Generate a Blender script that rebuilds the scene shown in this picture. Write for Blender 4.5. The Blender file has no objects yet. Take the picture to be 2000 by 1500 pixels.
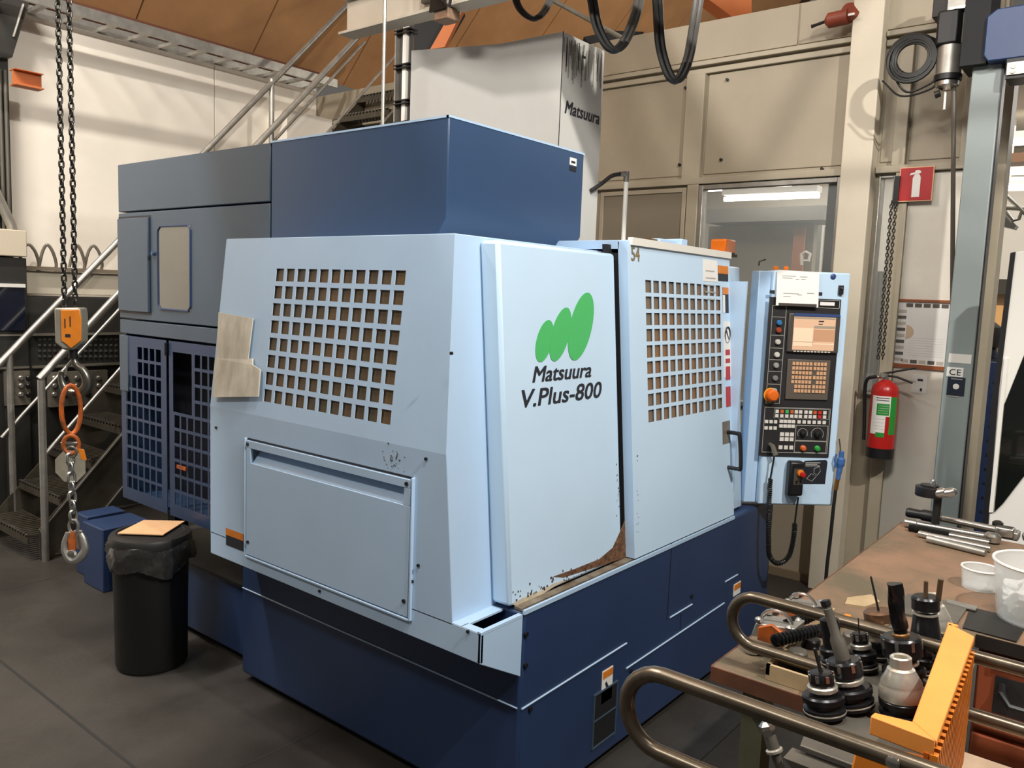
import bpy, bmesh, math, random
from mathutils import Vector as V, Matrix
random.seed(7)
sc = bpy.context.scene
C = sc.collection
R = math.radians
# ------------------------------------------------------------------ camera
F = 1588.6; CH = 1.70
_y, _p, _r = R(51.364), R(6.219), R(2.170)
fw = V((math.sin(_y)*math.cos(_p), math.cos(_y)*math.cos(_p), -math.sin(_p)))
rt0 = V((math.cos(_y), -math.sin(_y), 0)); up0 = rt0.cross(fw)
rt = math.cos(_r)*rt0 + math.sin(_r)*up0
up = -math.sin(_r)*rt0 + math.cos(_r)*up0
O = V((0, 0, CH))
cd = bpy.data.cameras.new('camera'); cam = bpy.data.objects.new('camera', cd); C.objects.link(cam)
cd.sensor_fit = 'HORIZONTAL'; cd.sensor_width = 36; cd.lens = F*36/2000
cd.clip_start = 0.05; cd.clip_end = 100
cam.matrix_world = Matrix(((rt.x, up.x, -fw.x, O.x), (rt.y, up.y, -fw.y, O.y), (rt.z, up.z, -fw.z, O.z), (0, 0, 0, 1)))
sc.camera = cam
# ------------------------------------------------------------------ world, lights, exposure
sc.view_settings.view_transform = 'Standard'; sc.view_settings.look = 'None'
sc.view_settings.gamma = 1; sc.view_settings.use_curve_mapping = False
sc.view_settings.exposure = -0.25
w = bpy.data.worlds.new('world'); sc.world = w; w.use_nodes = True
w.node_tree.nodes['Background'].inputs[0].default_value = (1.0, 0.93, 0.85, 1)
w.node_tree.nodes['Background'].inputs[1].default_value = 0.14
def area(name, loc, target, sx, sy, power, col=(1, .955, .89)):
    l = bpy.data.lights.new(name, 'AREA'); l.shape = 'RECTANGLE'; l.size = sx; l.size_y = sy
    l.energy = power; l.color = col
    o = bpy.data.objects.new(name, l); C.objects.link(o); o.location = loc
    o.rotation_euler = (V(target)-V(loc)).to_track_quat('-Z', 'Y').to_euler(); return o
area('hall_light', (1.4, -1.6, 4.6), (2.9, 1.9, 1.2), .14, .08, 225)
area('hall_light', (1.0, .35, 4.3), (5.0, 1.0, .8), .8, .5, 95)  # fill light added to brighten the partition wall
area('hall_light', (-1.6, 2.2, 4.9), (2.0, 3.0, 1.2), 1.2, .3, 95)
lamp3 = area('hall_light', (-.1, 4.456, 5.711), (-.1, 4.9, 2.0), 2.6, .12, 430)
lamp3.rotation_euler = (R(14), 0, 0)
for q_, e_ in (((3.4, 2.0, 6.0), 40), ((.6, 2.6, 6.8), 22), ((8.0, 2.0, 4.9), 130)):  # unseen fill lights added to brighten the roof boards
    l = bpy.data.lights.new('roof_fill', 'POINT'); l.energy = e_; l.color = (1, .93, .82); l.shadow_soft_size = .25
    o = bpy.data.objects.new('roof_fill', l); C.objects.link(o); o.location = q_
# ------------------------------------------------------------------ helpers
def ray(x, y): return (x-1000)/F*rt - (y-750)/F*up + fw
def at(x, y, ax, v):                       # the point of an axis plane seen at a pixel
    d = ray(x, y); i = 'xyz'.index(ax); return O + d*((v-O[i])/d[i])
def atp(x, y, p, n):
    d = ray(x, y); return O + d*((p-O).dot(n)/d.dot(n))
def lin(c): return tuple(((v/255)/12.92 if v/255 <= .04045 else ((v/255+.055)/1.055)**2.4) for v in c[:3])+(1,)
MATS = {}
def mat(name, col, rough=.5, metal=0, var=.0, scale=6, bump=0, bscale=40, emit=0, trans=0, col2=None, rvar=.0, stretch=None, lo=.35, hi=.7, alpha=1, coat=0):
    if name in MATS: return MATS[name]
    m = bpy.data.materials.new(name); m.use_nodes = True; MATS[name] = m
    nt = m.node_tree; b = nt.nodes['Principled BSDF']; c = lin(col)
    b.inputs['Roughness'].default_value = rough; b.inputs['Metallic'].default_value = metal
    b.inputs['Base Color'].default_value = c; b.inputs['Coat Weight'].default_value = coat
    tc = nt.nodes.new('ShaderNodeTexCoord'); mp = nt.nodes.new('ShaderNodeMapping')
    nt.links.new(tc.outputs['Object'], mp.inputs[0])
    if stretch: mp.inputs['Scale'].default_value = stretch
    if var or col2:
        n = nt.nodes.new('ShaderNodeTexNoise'); n.inputs['Scale'].default_value = scale; n.inputs['Detail'].default_value = 6
        n.inputs['Roughness'].default_value = .62
        nt.links.new(mp.outputs[0], n.inputs[0])
        cr = nt.nodes.new('ShaderNodeValToRGB'); e = cr.color_ramp.elements
        e[0].position = lo; e[1].position = hi
        if col2: e[0].color = c; e[1].color = lin(col2)
        else:
            e[0].color = tuple(v*(1-var) for v in c[:3])+(1,); e[1].color = tuple(min(1, v*(1+var)) for v in c[:3])+(1,)
        nt.links.new(n.outputs[0], cr.inputs[0]); nt.links.new(cr.outputs[0], b.inputs['Base Color'])
        if rvar:
            mr = nt.nodes.new('ShaderNodeMapRange'); mr.inputs[3].default_value = rough-rvar; mr.inputs[4].default_value = rough+rvar
            nt.links.new(n.outputs[0], mr.inputs[0]); nt.links.new(mr.outputs[0], b.inputs['Roughness'])
    if bump:
        n2 = nt.nodes.new('ShaderNodeTexNoise'); n2.inputs['Scale'].default_value = bscale; n2.inputs['Detail'].default_value = 4
        nt.links.new(mp.outputs[0], n2.inputs[0])
        bp = nt.nodes.new('ShaderNodeBump'); bp.inputs['Strength'].default_value = bump; bp.inputs['Distance'].default_value = .01
        nt.links.new(n2.outputs[0], bp.inputs['Height']); nt.links.new(bp.outputs[0], b.inputs['Normal'])
    if emit: b.inputs['Emission Color'].default_value = c; b.inputs['Emission Strength'].default_value = emit
    if trans: b.inputs['Transmission Weight'].default_value = trans; b.inputs['IOR'].default_value = 1.2
    if alpha < 1: b.inputs['Alpha'].default_value = alpha
    return m
class MB:
    def __init__(s): s.v = []; s.f = []
    def add(s, vs, fs):
        n = len(s.v); s.v += [V(v) for v in vs]; s.f += [tuple(n+i for i in f) for f in fs]; return s
    def hexa(s, p): # 8 points: bottom 4 ccw, top 4
        return s.add(p, [(3, 2, 1, 0), (4, 5, 6, 7), (0, 1, 5, 4), (1, 2, 6, 5), (2, 3, 7, 6), (3, 0, 4, 7)])
    def box(s, x0, x1, y0, y1, z0, z1):
        return s.hexa([(x0, y0, z0), (x1, y0, z0), (x1, y1, z0), (x0, y1, z0), (x0, y0, z1), (x1, y0, z1), (x1, y1, z1), (x0, y1, z1)])
    def ob(s, o, a, b, c): # oriented box from corner o with edge vectors
        o, a, b, c = V(o), V(a), V(b), V(c); return s.hexa([o, o+a, o+a+b, o+b, o+c, o+a+c, o+a+b+c, o+b+c])
    def prism(s, pts, vec):
        pts = [V(p) for p in pts]; vec = V(vec); n = len(pts)
        fs = [tuple(range(n-1, -1, -1)), tuple(range(n, 2*n))]+[(i, (i+1) % n, n+(i+1) % n, n+i) for i in range(n)]
        return s.add(pts+[p+vec for p in pts], fs)
    def tube(s, path, r, n=8, closed=False, cap=True):
        P = [V(p) for p in path]; m = len(P); rs = r if isinstance(r, (list, tuple)) else [r]*m
        T = []
        for i in range(m):
            a = P[(i-1) % m] if (closed or i > 0) else P[i]; b = P[(i+1) % m] if (closed or i < m-1) else P[i]
            T.append((b-a).normalized() if (b-a).length > 1e-9 else V((0, 0, 1)))
        u = T[0].orthogonal().normalized(); vs = []
        for i in range(m):
            u = (u-T[i]*u.dot(T[i])).normalized(); w_ = T[i].cross(u)
            vs += [P[i]+(u*math.cos(2*math.pi*k/n)+w_*math.sin(2*math.pi*k/n))*rs[i] for k in range(n)]
        fs = []
        for i in range(m if closed else m-1):
            j = (i+1) % m
            fs += [(i*n+k, i*n+(k+1) % n, j*n+(k+1) % n, j*n+k) for k in range(n)]
        if not closed and cap: fs += [tuple(range(n-1, -1, -1)), tuple((m-1)*n+k for k in range(n))]
        return s.add(vs, fs)
    def cyl(s, a, b, r, r2=None, n=16): return s.tube([a, b], [r, r if r2 is None else r2], n)
    def lathe(s, prof, o=(0, 0, 0), ax=(0, 0, 1), n=24):
        o = V(o); ax = V(ax).normalized(); u = ax.orthogonal().normalized(); w_ = ax.cross(u); vs = []; m = len(prof)
        for r, h in prof: vs += [o+ax*h+(u*math.cos(2*math.pi*k/n)+w_*math.sin(2*math.pi*k/n))*max(r, 1e-4) for k in range(n)]
        fs = [(i*n+k, i*n+(k+1) % n, (i+1)*n+(k+1) % n, (i+1)*n+k) for i in range(m-1) for k in range(n)]
        fs += [tuple(range(n-1, -1, -1)), tuple((m-1)*n+k for k in range(n))]
        return s.add(vs, fs)
WO = {}
def mk(name, mb, m, parent=None, bevel=0, label=None, cat=None, group=None, kind=None, ang=35, origin=None):
    vs = mb.v
    if parent is not None: o0 = WO[parent.name]
    elif origin is not None: o0 = V(origin)
    else:
        xs = [v.x for v in vs]; ys = [v.y for v in vs]; zs = [v.z for v in vs]
        o0 = V(((min(xs)+max(xs))/2, (min(ys)+max(ys))/2, min(zs)))
    me = bpy.data.meshes.new(name); me.from_pydata([v-o0 for v in vs], [], mb.f)
    bm = bmesh.new(); bm.from_mesh(me); bmesh.ops.recalc_face_normals(bm, faces=bm.faces); bm.to_mesh(me); bm.free()
    me.materials.append(m)
    me.shade_smooth(); me.set_sharp_from_angle(angle=R(ang))
    ob = bpy.data.objects.new(name, me); C.objects.link(ob); WO[ob.name] = o0
    if parent is not None: ob.parent = parent
    else: ob.location = o0
    if bevel:
        b = ob.modifiers.new('bevel', 'BEVEL'); b.width = bevel; b.segments = 2; b.limit_method = 'ANGLE'; b.angle_limit = R(40)
    tag(ob, label, cat, group, kind)
    return ob
def tag(ob, label=None, cat=None, group=None, kind=None):
    if label: ob['label'] = label
    if cat: ob['category'] = cat
    if group: ob['group'] = group
    if kind: ob['kind'] = kind
    return ob
def thing(name, label, cat, loc, group=None):
    e = bpy.data.objects.new(name, None); C.objects.link(e); e.location = loc; e.empty_display_size = .05; WO[e.name] = V(loc)
    return tag(e, label, cat, group)
def lone(name, mb, m, label, cat, group=None, **k): return mk(name, mb, m, None, label=label, cat=cat, group=group, **k)
def text(name, s, m, parent, p0, u, v, wid, hei, shear=0, off=0.0, lift=.0008, label=None, depth=.0004):
    """flat lettering: p0 lower-left corner, u right, v up; fitted to wid x hei"""
    cu = bpy.data.curves.new('t', 'FONT'); cu.body = s; cu.shear = shear; cu.extrude = 0; cu.resolution_u = 3
    to = bpy.data.objects.new('t', cu); C.objects.link(to); dg = bpy.context.evaluated_depsgraph_get(); dg.update()
    me0 = bpy.data.meshes.new_from_object(to.evaluated_get(dg))
    vs = [x.co.copy() for x in me0.vertices]; fs = [tuple(p.vertices) for p in me0.polygons]
    bpy.data.objects.remove(to); bpy.data.curves.remove(cu)
    x0 = min(q.x for q in vs); x1 = max(q.x for q in vs); y0 = min(q.y for q in vs); y1 = max(q.y for q in vs)
    u = V(u).normalized(); v = V(v).normalized(); n = u.cross(v)
    mb = MB()
    for k, (bx, by) in enumerate(((-1, -1), (1, -1), (-1, 1), (1, 1), (0, 0)) if off else ((0, 0),)):
        mb.add([V(p0)+u*((q.x-x0)/(x1-x0)*wid+bx*off*hei*.5)+v*((q.y-y0)/(y1-y0)*hei+by*off*hei*.25)+n*(lift+k*.00003) for q in vs], fs)
    return mk(name, mb, m, parent, label=label)
def sheet(p0, u, v, wid, hei, th=.0015, lift=0.0005):
    u = V(u).normalized(); v = V(v).normalized(); n = u.cross(v); return MB().ob(V(p0)+n*lift, u*wid, v*hei, n*th)
def grid(p0, U, W, H, th, holes, u_split=None, v_split=None):
    """sheet with rectangular holes. p0 corner, U=(u,v) unit vectors; holes list of (u0,u1,v0,v1)"""
    u, v = U; n = u.cross(v)
    us = sorted(set([0, W]+[round(h[0], 5) for h in holes]+[round(h[1], 5) for h in holes]))
    vs = sorted(set([0, H]+[round(h[2], 5) for h in holes]+[round(h[3], 5) for h in holes]))
    bm = bmesh.new(); vv = {}
    def g(i, j):
        if (i, j) not in vv: vv[(i, j)] = bm.verts.new(p0+u*us[i]+v*vs[j])
        return vv[(i, j)]
    for i in range(len(us)-1):
        cu_ = (us[i]+us[i+1])/2
        hh = [h for h in holes if h[0] < cu_ < h[1]]
        for j in range(len(vs)-1):
            cv_ = (vs[j]+vs[j+1])/2
            if any(h[2] < cv_ < h[3] for h in hh): continue
            bm.faces.new([g(i, j), g(i+1, j), g(i+1, j+1), g(i, j+1)])
    ret = bmesh.ops.extrude_face_region(bm, geom=bm.faces[:])
    for x in ret['geom']:
        if isinstance(x, bmesh.types.BMVert): x.co -= n*th
    mb = MB(); bm.verts.index_update()
    mb.v = [x.co.copy() for x in bm.verts]; mb.f = [tuple(q.index for q in f.verts) for f in bm.faces]; bm.free()
    return mb
X, Y, Z = V((1, 0, 0)), V((0, 1, 0)), V((0, 0, 1))
def arc(c, a, b, r, t0, t1, n): # arc points c + r(cos a + sin b)
    return [V(c)+V(a)*r*math.cos(R(t0+(t1-t0)*i/n))+V(b)*r*math.sin(R(t0+(t1-t0)*i/n)) for i in range(n+1)]
def spline(pts, n=8):
    P = [V(p) for p in pts]; P = [2*P[0]-P[1]]+P+[2*P[-1]-P[-2]]; out = []
    for i in range(1, len(P)-2):
        a, b, c, d = P[i-1:i+3]
        for k in range(n):
            t = k/n; out.append(.5*((2*b)+(c-a)*t+(2*a-5*b+4*c-d)*t*t+(3*b-a-3*c+d)*t**3))
    out.append(P[-2]); return out
# ------------------------------------------------------------------ materials
M_floor = mat('floor_concrete', (53, 50, 46), .5, var=.32, scale=1.6, bump=.25, bscale=14, rvar=.14)
M_wall = mat('wall_cream', (238, 230, 216), .6, var=.06, scale=1.3)
M_part = mat('wall_partition', (158, 147, 127), .5, var=.10, scale=1.1)
M_trim = mat('trim_cream', (164, 154, 134), .45, var=.07, scale=3)
M_roof = mat('roof_board', (192, 144, 98), .7, var=.14, scale=2)
M_roofj = mat('roof_joint', (84, 52, 32), .8)
M_lblue = mat('paint_light_blue', (176, 202, 228), .34, var=.045, scale=1.7, rvar=.05)
M_lblue2 = mat('paint_light_blue_front_lit', (192, 217, 238), .34, var=.04, scale=1.4)  # lighter copy of the light blue: stronger front lighting put into the colour
M_dblue = mat('paint_dark_blue', (52, 76, 108), .36, var=.06, scale=1.5)
M_dblue2 = mat('paint_dark_blue_warm_lit', (64, 80, 96), .38, var=.06, scale=1.3)  # same paint as the dark blue, with warm light put into the colour
M_grid = mat('paint_grid_blue', (40, 58, 90), .4, var=.06, scale=1.5)
M_navy = mat('paint_navy', (38, 57, 92), .4, var=.1, scale=1.5)
M_tower = mat('paint_light_grey', (204, 202, 196), .34, var=.05, scale=2.5)
M_black = mat('black_plastic', (22, 22, 24), .42)
M_dark = mat('dark_steel', (46, 44, 42), .42, .6, var=.2, scale=12)
M_vdark = mat('dark_inside', (14, 15, 18), .7)
M_steel = mat('bright_steel', (190, 188, 182), .25, .95, var=.1, scale=10)
M_gal = mat('galvanised', (165, 162, 155), .4, .75, var=.15, scale=14)
M_tube = mat('worn_tube', (104, 94, 80), .3, .75, var=.28, scale=9)
M_chain = mat('chain_steel', (88, 86, 82), .28, .9, var=.2, scale=20)
M_orange = mat('paint_orange', (214, 124, 34), .45, var=.12, scale=14)
M_rorange = mat('worn_orange', (196, 98, 34), .45, .2, col2=(110, 66, 40), scale=24)
M_yellow = mat('paint_yellow_orange', (230, 146, 66), .42, var=.10, scale=5)
M_red = mat('red_paint', (178, 30, 26), .32)
M_sred = mat('sign_red', (172, 28, 30), .5)
M_white = mat('white_paper', (232, 229, 224), .7, var=.02)
M_wplas = mat('white_plastic', (225, 222, 214), .4)
M_green = mat('logo_green', (72, 178, 100), .45)
M_sgreen = mat('label_green', (40, 142, 52), .5)
M_ink = mat('ink', (34, 36, 44), .5)
M_gold = mat('ink_gold', (128, 108, 74), .5)
M_win = mat('dirty_pane', (84, 76, 60), .3, col2=(122, 94, 62), scale=5, stretch=(1, 1, .6), coat=.3)
M_win2 = mat('dirty_pane_door', (112, 100, 84), .3, col2=(134, 92, 52), scale=4, coat=.3)
M_rust = mat('rust', (70, 42, 24), .85, col2=(128, 92, 62), scale=40, bump=.5, bscale=80)
M_bench = mat('bench_wood', (134, 103, 80), .5, col2=(92, 82, 64), scale=3.2, bump=.15, bscale=30, lo=.38, hi=.62)
M_benchedge = mat('bench_edge', (96, 58, 38), .6, var=.3, scale=9)
M_redbrown = mat('drawer_red_brown', (140, 68, 36), .5, var=.12, scale=4)
M_plate = mat('grey_plate', (98, 94, 86), .45, .35, var=.18, scale=7)
M_bin = mat('bin_black', (10, 10, 11), .5)
M_bag = mat('bag_film', (44, 43, 42), .14, var=.3, scale=20, bump=.5, bscale=14, coat=.6)
M_card = mat('cardboard', (204, 162, 120), .8, var=.04)
M_grey = mat('grey_paint', (150, 152, 150), .45, var=.08)
M_post = mat('post_grey_green', (140, 150, 149), .4, var=.07, scale=2)
M_hose = mat('rubber_hose', (30, 30, 29), .4)
M_hose2 = mat('ribbed_hose', (96, 94, 90), .45)
M_console = mat('console_black', (38, 37, 38), .45)
M_consg = mat('console_grey', (72, 66, 60), .45)
M_key = mat('key_white', (214, 208, 200), .5)
M_keyt = mat('key_tan', (206, 160, 122), .5)
M_line = mat('print_grey', (170, 168, 160), .6)
M_olive = mat('leg_olive', (88, 90, 68), .55, var=.15)
M_tape = mat('floor_tape', (86, 98, 62), .6, var=.2, scale=8)
M_lamp = mat('lamp_tube', (255, 246, 232), .5, emit=7)
M_rag = mat('rag_white', (236, 236, 234), .9, bump=.5, bscale=30)
M_tub = mat('tub_plastic', (225, 228, 226), .25, alpha=.42)
M_glass = mat('window_glass', (215, 222, 222), .04, alpha=.13)
M_frost = mat('frosted_pane', (128, 118, 102), .35, var=.05, scale=1)
M_amber = mat('amber_lens', (224, 110, 20), .2, coat=.5)
M_bluegun = mat('air_gun_blue', (62, 102, 160), .35)
M_brass = mat('brass', (150, 112, 66), .35, .8)
M_hold = mat('holder_black', (44, 44, 46), .28, .7, var=.25, scale=30)
M_holds = mat('holder_silver', (214, 208, 194), .3, .72, var=.15, scale=24)
M_tan = mat('tray_tan', (164, 142, 108), .7, var=.15, scale=9)
M_cab = mat('old_cabinet', (40, 39, 36), .5, var=.25, scale=5)
M_alum = mat('alum_panel', (120, 114, 102), .5, .3, var=.2, scale=8)
M_orbeam = mat('orange_beam', (186, 104, 52), .6, var=.08, scale=3)
M_crane = mat('crane_white', (214, 205, 188), .45, var=.06, scale=3)
M_clearp = mat('dirty_clear', (214, 208, 192), .5, col2=(172, 165, 148), scale=14, stretch=(1, 1, .4))
M_blue = mat('rack_blue', (26, 46, 86), .5)
M_note = mat('paper_old', (204, 194, 172), .6, col2=(168, 158, 138), scale=12)
exec_parts = []
# ================================================================== SETTING
def strucs(name, mb, m, **k): return mk(name, mb, m, kind='structure', **k)
fl = strucs('floor', MB().box(-3, 11, -4, 6.6, -.1, 0), M_floor)
for a, b in (((0.35, 2.2), (1.55, 2.55)),): pass
mb = MB()   # joints of the concrete slabs, slightly sunk strips of filler
mb.box(1.30, 1.312, -2, 6, .0002, .0012); mb.box(-1.5, 1.9, 2.40, 2.412, .0002, .0012); mb.box(-1.5, 1.9, 4.80, 4.812, .0002, .0012)
mk('slab_joint', mb, mat('joint_dark', (34, 33, 31), .8), fl, label='dark filled joint between the floor slabs')
# hatch plates along the machine front
hp = mat('floor_plate', (58, 56, 54), .5, .2, var=.25, scale=6)
mk('floor_plate', MB().box(1.75, 4.0, 1.20, 1.33, .0002, .004), hp, fl)
# back wall (left in the picture), y = 6.5
wl = strucs('wall_left', MB().box(-3, 5.0, 6.52, 6.7, 0, 3.62), mat('wall_gap', (70, 60, 48), .8))
for i, (x0, x1) in enumerate(((-.87, 1.52), (1.53, 3.925), (3.933, 4.99))):
    mk('wall_panel', MB().box(x0, x1, 6.49, 6.52, .02, 3.60), M_wall, wl, bevel=.002)
strucs('trim_1', MB().box(-1, 5.0, 6.40, 6.50, 3.60, 3.70), mat('rust_brown_trim', (92, 52, 34), .7))
# partition wall x = 5 (right)
mb = MB()
mb.box(5.0, 5.1, 3.26, 6.5, 0, 3.5); mb.box(5.0, 5.1, .93, 3.26, 2.46, 3.5); mb.box(5.0, 5.1, 2.47, 3.26, 0, 2.46)
mb.box(5.0, 5.1, 1.36, 1.56, 0, 2.46); mb.box(5.0, 5.1, 1.56, 2.47, 0, 1.05); mb.box(5.0, 5.1, .80, 1.27, 0, 2.46)
mb.box(5.0, 5.1, 1.27, 1.36, 0, 1.2); mb.box(5.0, 5.1, .80, .93, 2.46, 3.5)
wr = strucs('wall_right', mb, M_part)
for y0, y1, z0, z1 in ((2.60, 3.30, 2.53, 3.16), (1.56, 2.46, 2.53, 3.16), (1.30, 1.37, 2.53, 3.16), (.96, 1.22, 2.53, 3.16)):
    mk('wall_panel', MB().box(4.992, 5.0, y0, y1, z0, z1), M_part, wr, bevel=.004)
for y0, y1 in ((3.36, 6.4), (1.9, 3.35), (.82, 1.89)):
    mk('wall_panel', MB().box(4.992, 5.0, y0, y1, 3.26, 3.495), M_part, wr, bevel=.002)
n = 0
def fr(y0, y1, z0, z1, x0=4.955, x1=5.0, m=M_trim):
    global n; n += 1; return strucs('trim_%d' % (n+1), MB().box(x0, x1, y0, y1, z0, z1), m, bevel=.004)
fr(1.56, 6.4, 3.215, 3.245); fr(1.56, 6.4, 3.165, 3.2, 4.97); fr(.9, 1.38, 3.215, 3.245); fr(.9, 1.38, 3.165, 3.2, 4.97)
fr(2.47, 2.60, 2.50, 3.165); fr(3.30, 3.42, 2.5, 3.165); fr(1.23, 1.30, 2.50, 3.165); fr(.90, .96, 2.5, 3.165)
fr(1.56, 6.4, 2.465, 2.505); fr(.9, 1.38, 2.465, 2.505)
fr(1.20, 1.27, 0, 2.465, 4.96); fr(2.47, 2.55, 1.0, 2.465)
strucs('trim_20', MB().box(4.89, 5.0, 1.385, 1.553, 0, 3.5), mat('column_cream', (206, 196, 176), .5, var=.07, scale=2), bevel=.006)       # steel column in the wall
strucs('trim_21', MB().box(4.96, 5.10, .735, .80, 0, 3.2), M_trim, bevel=.004)           # end post of the partition
strucs('baseboard_right', MB().box(4.98, 5.0, 1.56, 3.2, 0, .05), mat('baseboard_tan', (120, 104, 84), .6))
for i, (px, py) in enumerate(((1340, 172), (1421, 156), (1328, 322), (1409, 312), (1606, 330))):
    p = at(px, py, 'x', 4.99); mk('bolt', MB().cyl((4.975, p.y, p.z), (4.992, p.y, p.z), .009, n=8), M_dark, wr)
mk('wall_panel', MB().box(4.985, 5.0, .802, 1.199, .0, 2.46), mat('wall_white', (226, 219, 206), .5, var=.04), wr)
mk('joint_line', MB().box(4.9985, 4.9995, 1.272, 1.277, .0, 1.19), mat('joint_grey', (120, 112, 100), .7), wr)
# windows: frame, pane
def window(i, y0, y1, z0, z1, t=.03):
    f = strucs('window_%d' % i, MB().box(4.965, 5.02, y0, y0+t, z0, z1).box(4.965, 5.02, y1-t, y1, z0, z1).box(4.965, 5.02, y0+t, y1-t, z0, z0+t).box(4.965, 5.02, y0+t, y1-t, z1-t, z1), M_gal, bevel=.003)
    mk('pane', MB().box(5.0, 5.004, y0+t, y1-t, z0+t, z1-t), M_glass, f); return f
window(1, 1.56, 2.47, 1.05, 2.46); window(2, 1.27, 1.36, 1.2, 2.45, .012)
w3 = strucs('window_3', MB().box(4.965, 5.0, 2.56, 2.59, 1.2, 2.45).box(4.965, 5.0, 3.2, 3.23, 1.2, 2.45).box(4.965, 5.0, 2.59, 3.2, 2.42, 2.45), M_trim, bevel=.003)
mk('pane', MB().box(4.975, 4.99, 2.59, 3.2, 1.2, 2.42), M_frost, w3)
# roof: boards running down towards the back wall
ph = R(46); z0r, y0r = 3.70, 6.6
def rp(x, s, d=0): return V((x, y0r-s*math.cos(ph)+d*math.sin(ph), z0r+s*math.sin(ph)+d*math.cos(ph)))
ce = strucs('ceiling', MB().hexa([rp(-3, 0, .05), rp(12, 0, .05), rp(12, 13, .05), rp(-3, 13, .05), rp(-3, 0, .2), rp(12, 0, .2), rp(12, 13, .2), rp(-3, 13, .2)]), M_roofj)
for i in range(12):
    x0 = -.9+i*1.05
    mk('ceiling_board', MB().hexa([rp(x0, 0), rp(x0+1.035, 0), rp(x0+1.035, 12), rp(x0, 12), rp(x0, 0, .05), rp(x0+1.035, 0, .05), rp(x0+1.035, 12, .05), rp(x0, 12, .05)]), M_roof, ce)
# room beyond the partition
strucs('wall_far', MB().box(9.0, 9.1, -4, 6.5, 0, 3.3), mat('wall_far_room', (226, 220, 208), .6))
strucs('wall_far_side', MB().box(5.1, 9.0, 6.4, 6.5, 0, 3.3), M_wall)
mbf = MB().box(5.12, 9.0, -4, 6.4, 3.25, 3.3)
strucs('ceiling_far_room', mbf, mat('ceiling_far', (190, 182, 168), .7))
def tube_lamp(a, b, lab):
    t = thing('tube_lamp', lab, 'lamp', (V(a)+V(b))/2+V((0, 0, .06)))
    d = (V(b)-V(a)).normalized(); mk('housing', MB().ob(V(a)+V((-.06, 0, .03)) if abs(d.y) > .5 else V(a)+V((0, -.06, .03)), (V(b)-V(a)), V((.12, 0, 0)) if abs(d.y) > .5 else V((0, .12, 0)), (0, 0, .05)), M_wplas, t)
    for f_ in (.2, .8):
        q_ = V(a)+(V(b)-V(a))*f_; mk('hanger_rod', MB().cyl(q_+V((0, 0, .07)), V((q_.x, q_.y, 3.25)), .008, n=6), M_wplas, t)
    mk('fluorescent_tube', MB().cyl(a, b, .022, n=10), M_lamp, t)
xr = 7.0
tube_lamp(at(1415, 389, 'x', xr), at(1600, 382, 'x', xr), 'lit fluorescent tube seen through the glass window, the long bright one')
tube_lamp(at(1378, 371, 'x', 8.2), at(1545, 362, 'x', 8.2), 'thin lit fluorescent tube under the window head, behind the longer one')
tube_lamp(at(1948, 282, 'x', 7.5), at(2080, 272, 'x', 7.5), 'topmost lit tube lamp at the right edge of the picture')
tube_lamp(at(1944, 338, 'x', 7.6), at(2080, 332, 'x', 7.6), 'middle lit tube lamp at the right edge of the picture')
tube_lamp(at(1944, 368, 'x', 7.7), at(2080, 366, 'x', 7.7), 'lowest lit tube lamp at the right edge of the picture')
area('far_room_lamp', (7.2, 1.0, 3.2), (7.2, 1.0, 0), 2.5, 5, 130, (1, .95, .88))
# ================================================================== MACHINE
mc = thing('machining_centre', 'large blue and light blue milling machine with green oval logo and gridded windows', 'machine', (2.7, 2.7, 0))
# planes
nF = V((0, -1, 0)); 
kx = (1.565-1.46)/(1.915-.737)
nT = V((0, -1, kx)).normalized(); pF = V((2.6, 1.46, .737))           # operator door plane
pL = V((2.0, 1.50, .738)); uF = X.copy(); vF = V((0, kx, 1)).normalized()
kl = (1.80-1.728)/(1.878-1.225); vL = V((kl, 0, 1)).normalized(); nL = V((-1, 0, kl)).normalized(); p0L = V((1.728, 1.6, 1.225))
def D(x, y): return atp(x, y, pF, nT)
def Lg(x, y): return atp(x, y, pL, nT)
def Lf(x, y): return atp(x, y, p0L, nL)
# base
bs = mk('base_cover', MB().box(1.927, 3.98, 1.46, 2.98, .035, .73), M_navy, mc, bevel=.012, label='dark navy lower cover of the machine')
mk('base_foot', MB().box(2.0, 3.9, 1.54, 2.9, 0.0, .035), M_vdark, bs)
def bar(a, b, yy=1.4585, r=.0035): return MB().cyl(V((a.x, yy, a.z)), V((b.x, yy, b.z)), r, n=6)
for a, b in (((1018, 1385), (1223, 1256)), ((1222.5, 1305.5), (1413.7, 1177.5)), ((1308, 1206), (1351, 1180)), ((1416, 1136), (1440, 1122))):
    mk('seam_strip', bar(at(*a, 'y', 1.46), at(*b, 'y', 1.46)), M_lblue, bs)
mk('seam_strip', MB().cyl((1.926, 1.47, .415), (1.926, 2.97, .415), .003, n=6), M_lblue, bs)
for a, b in (((1312, 1060), (1312, 1205)), ((1330, 1200), (1332, 1228))):
    pa, pb = at(*a, 'y', 1.46), at(*b, 'y', 1.46); mk('panel_joint', MB().box(pa.x-.002, pa.x+.002, 1.4588, 1.461, pb.z, pa.z), M_vdark, bs)
va, vb = at(1160, 1384, 'y', 1.46), at(1200, 1435, 'y', 1.46)
vx0, vx1, vz0, vz1 = 2.362, 2.51, .10, .295
mk('vent', MB().box(vx0, vx1, 1.4575, 1.462, vz0, vz1), M_vdark, bs, label='black rectangular vent with one cross bar')
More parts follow.
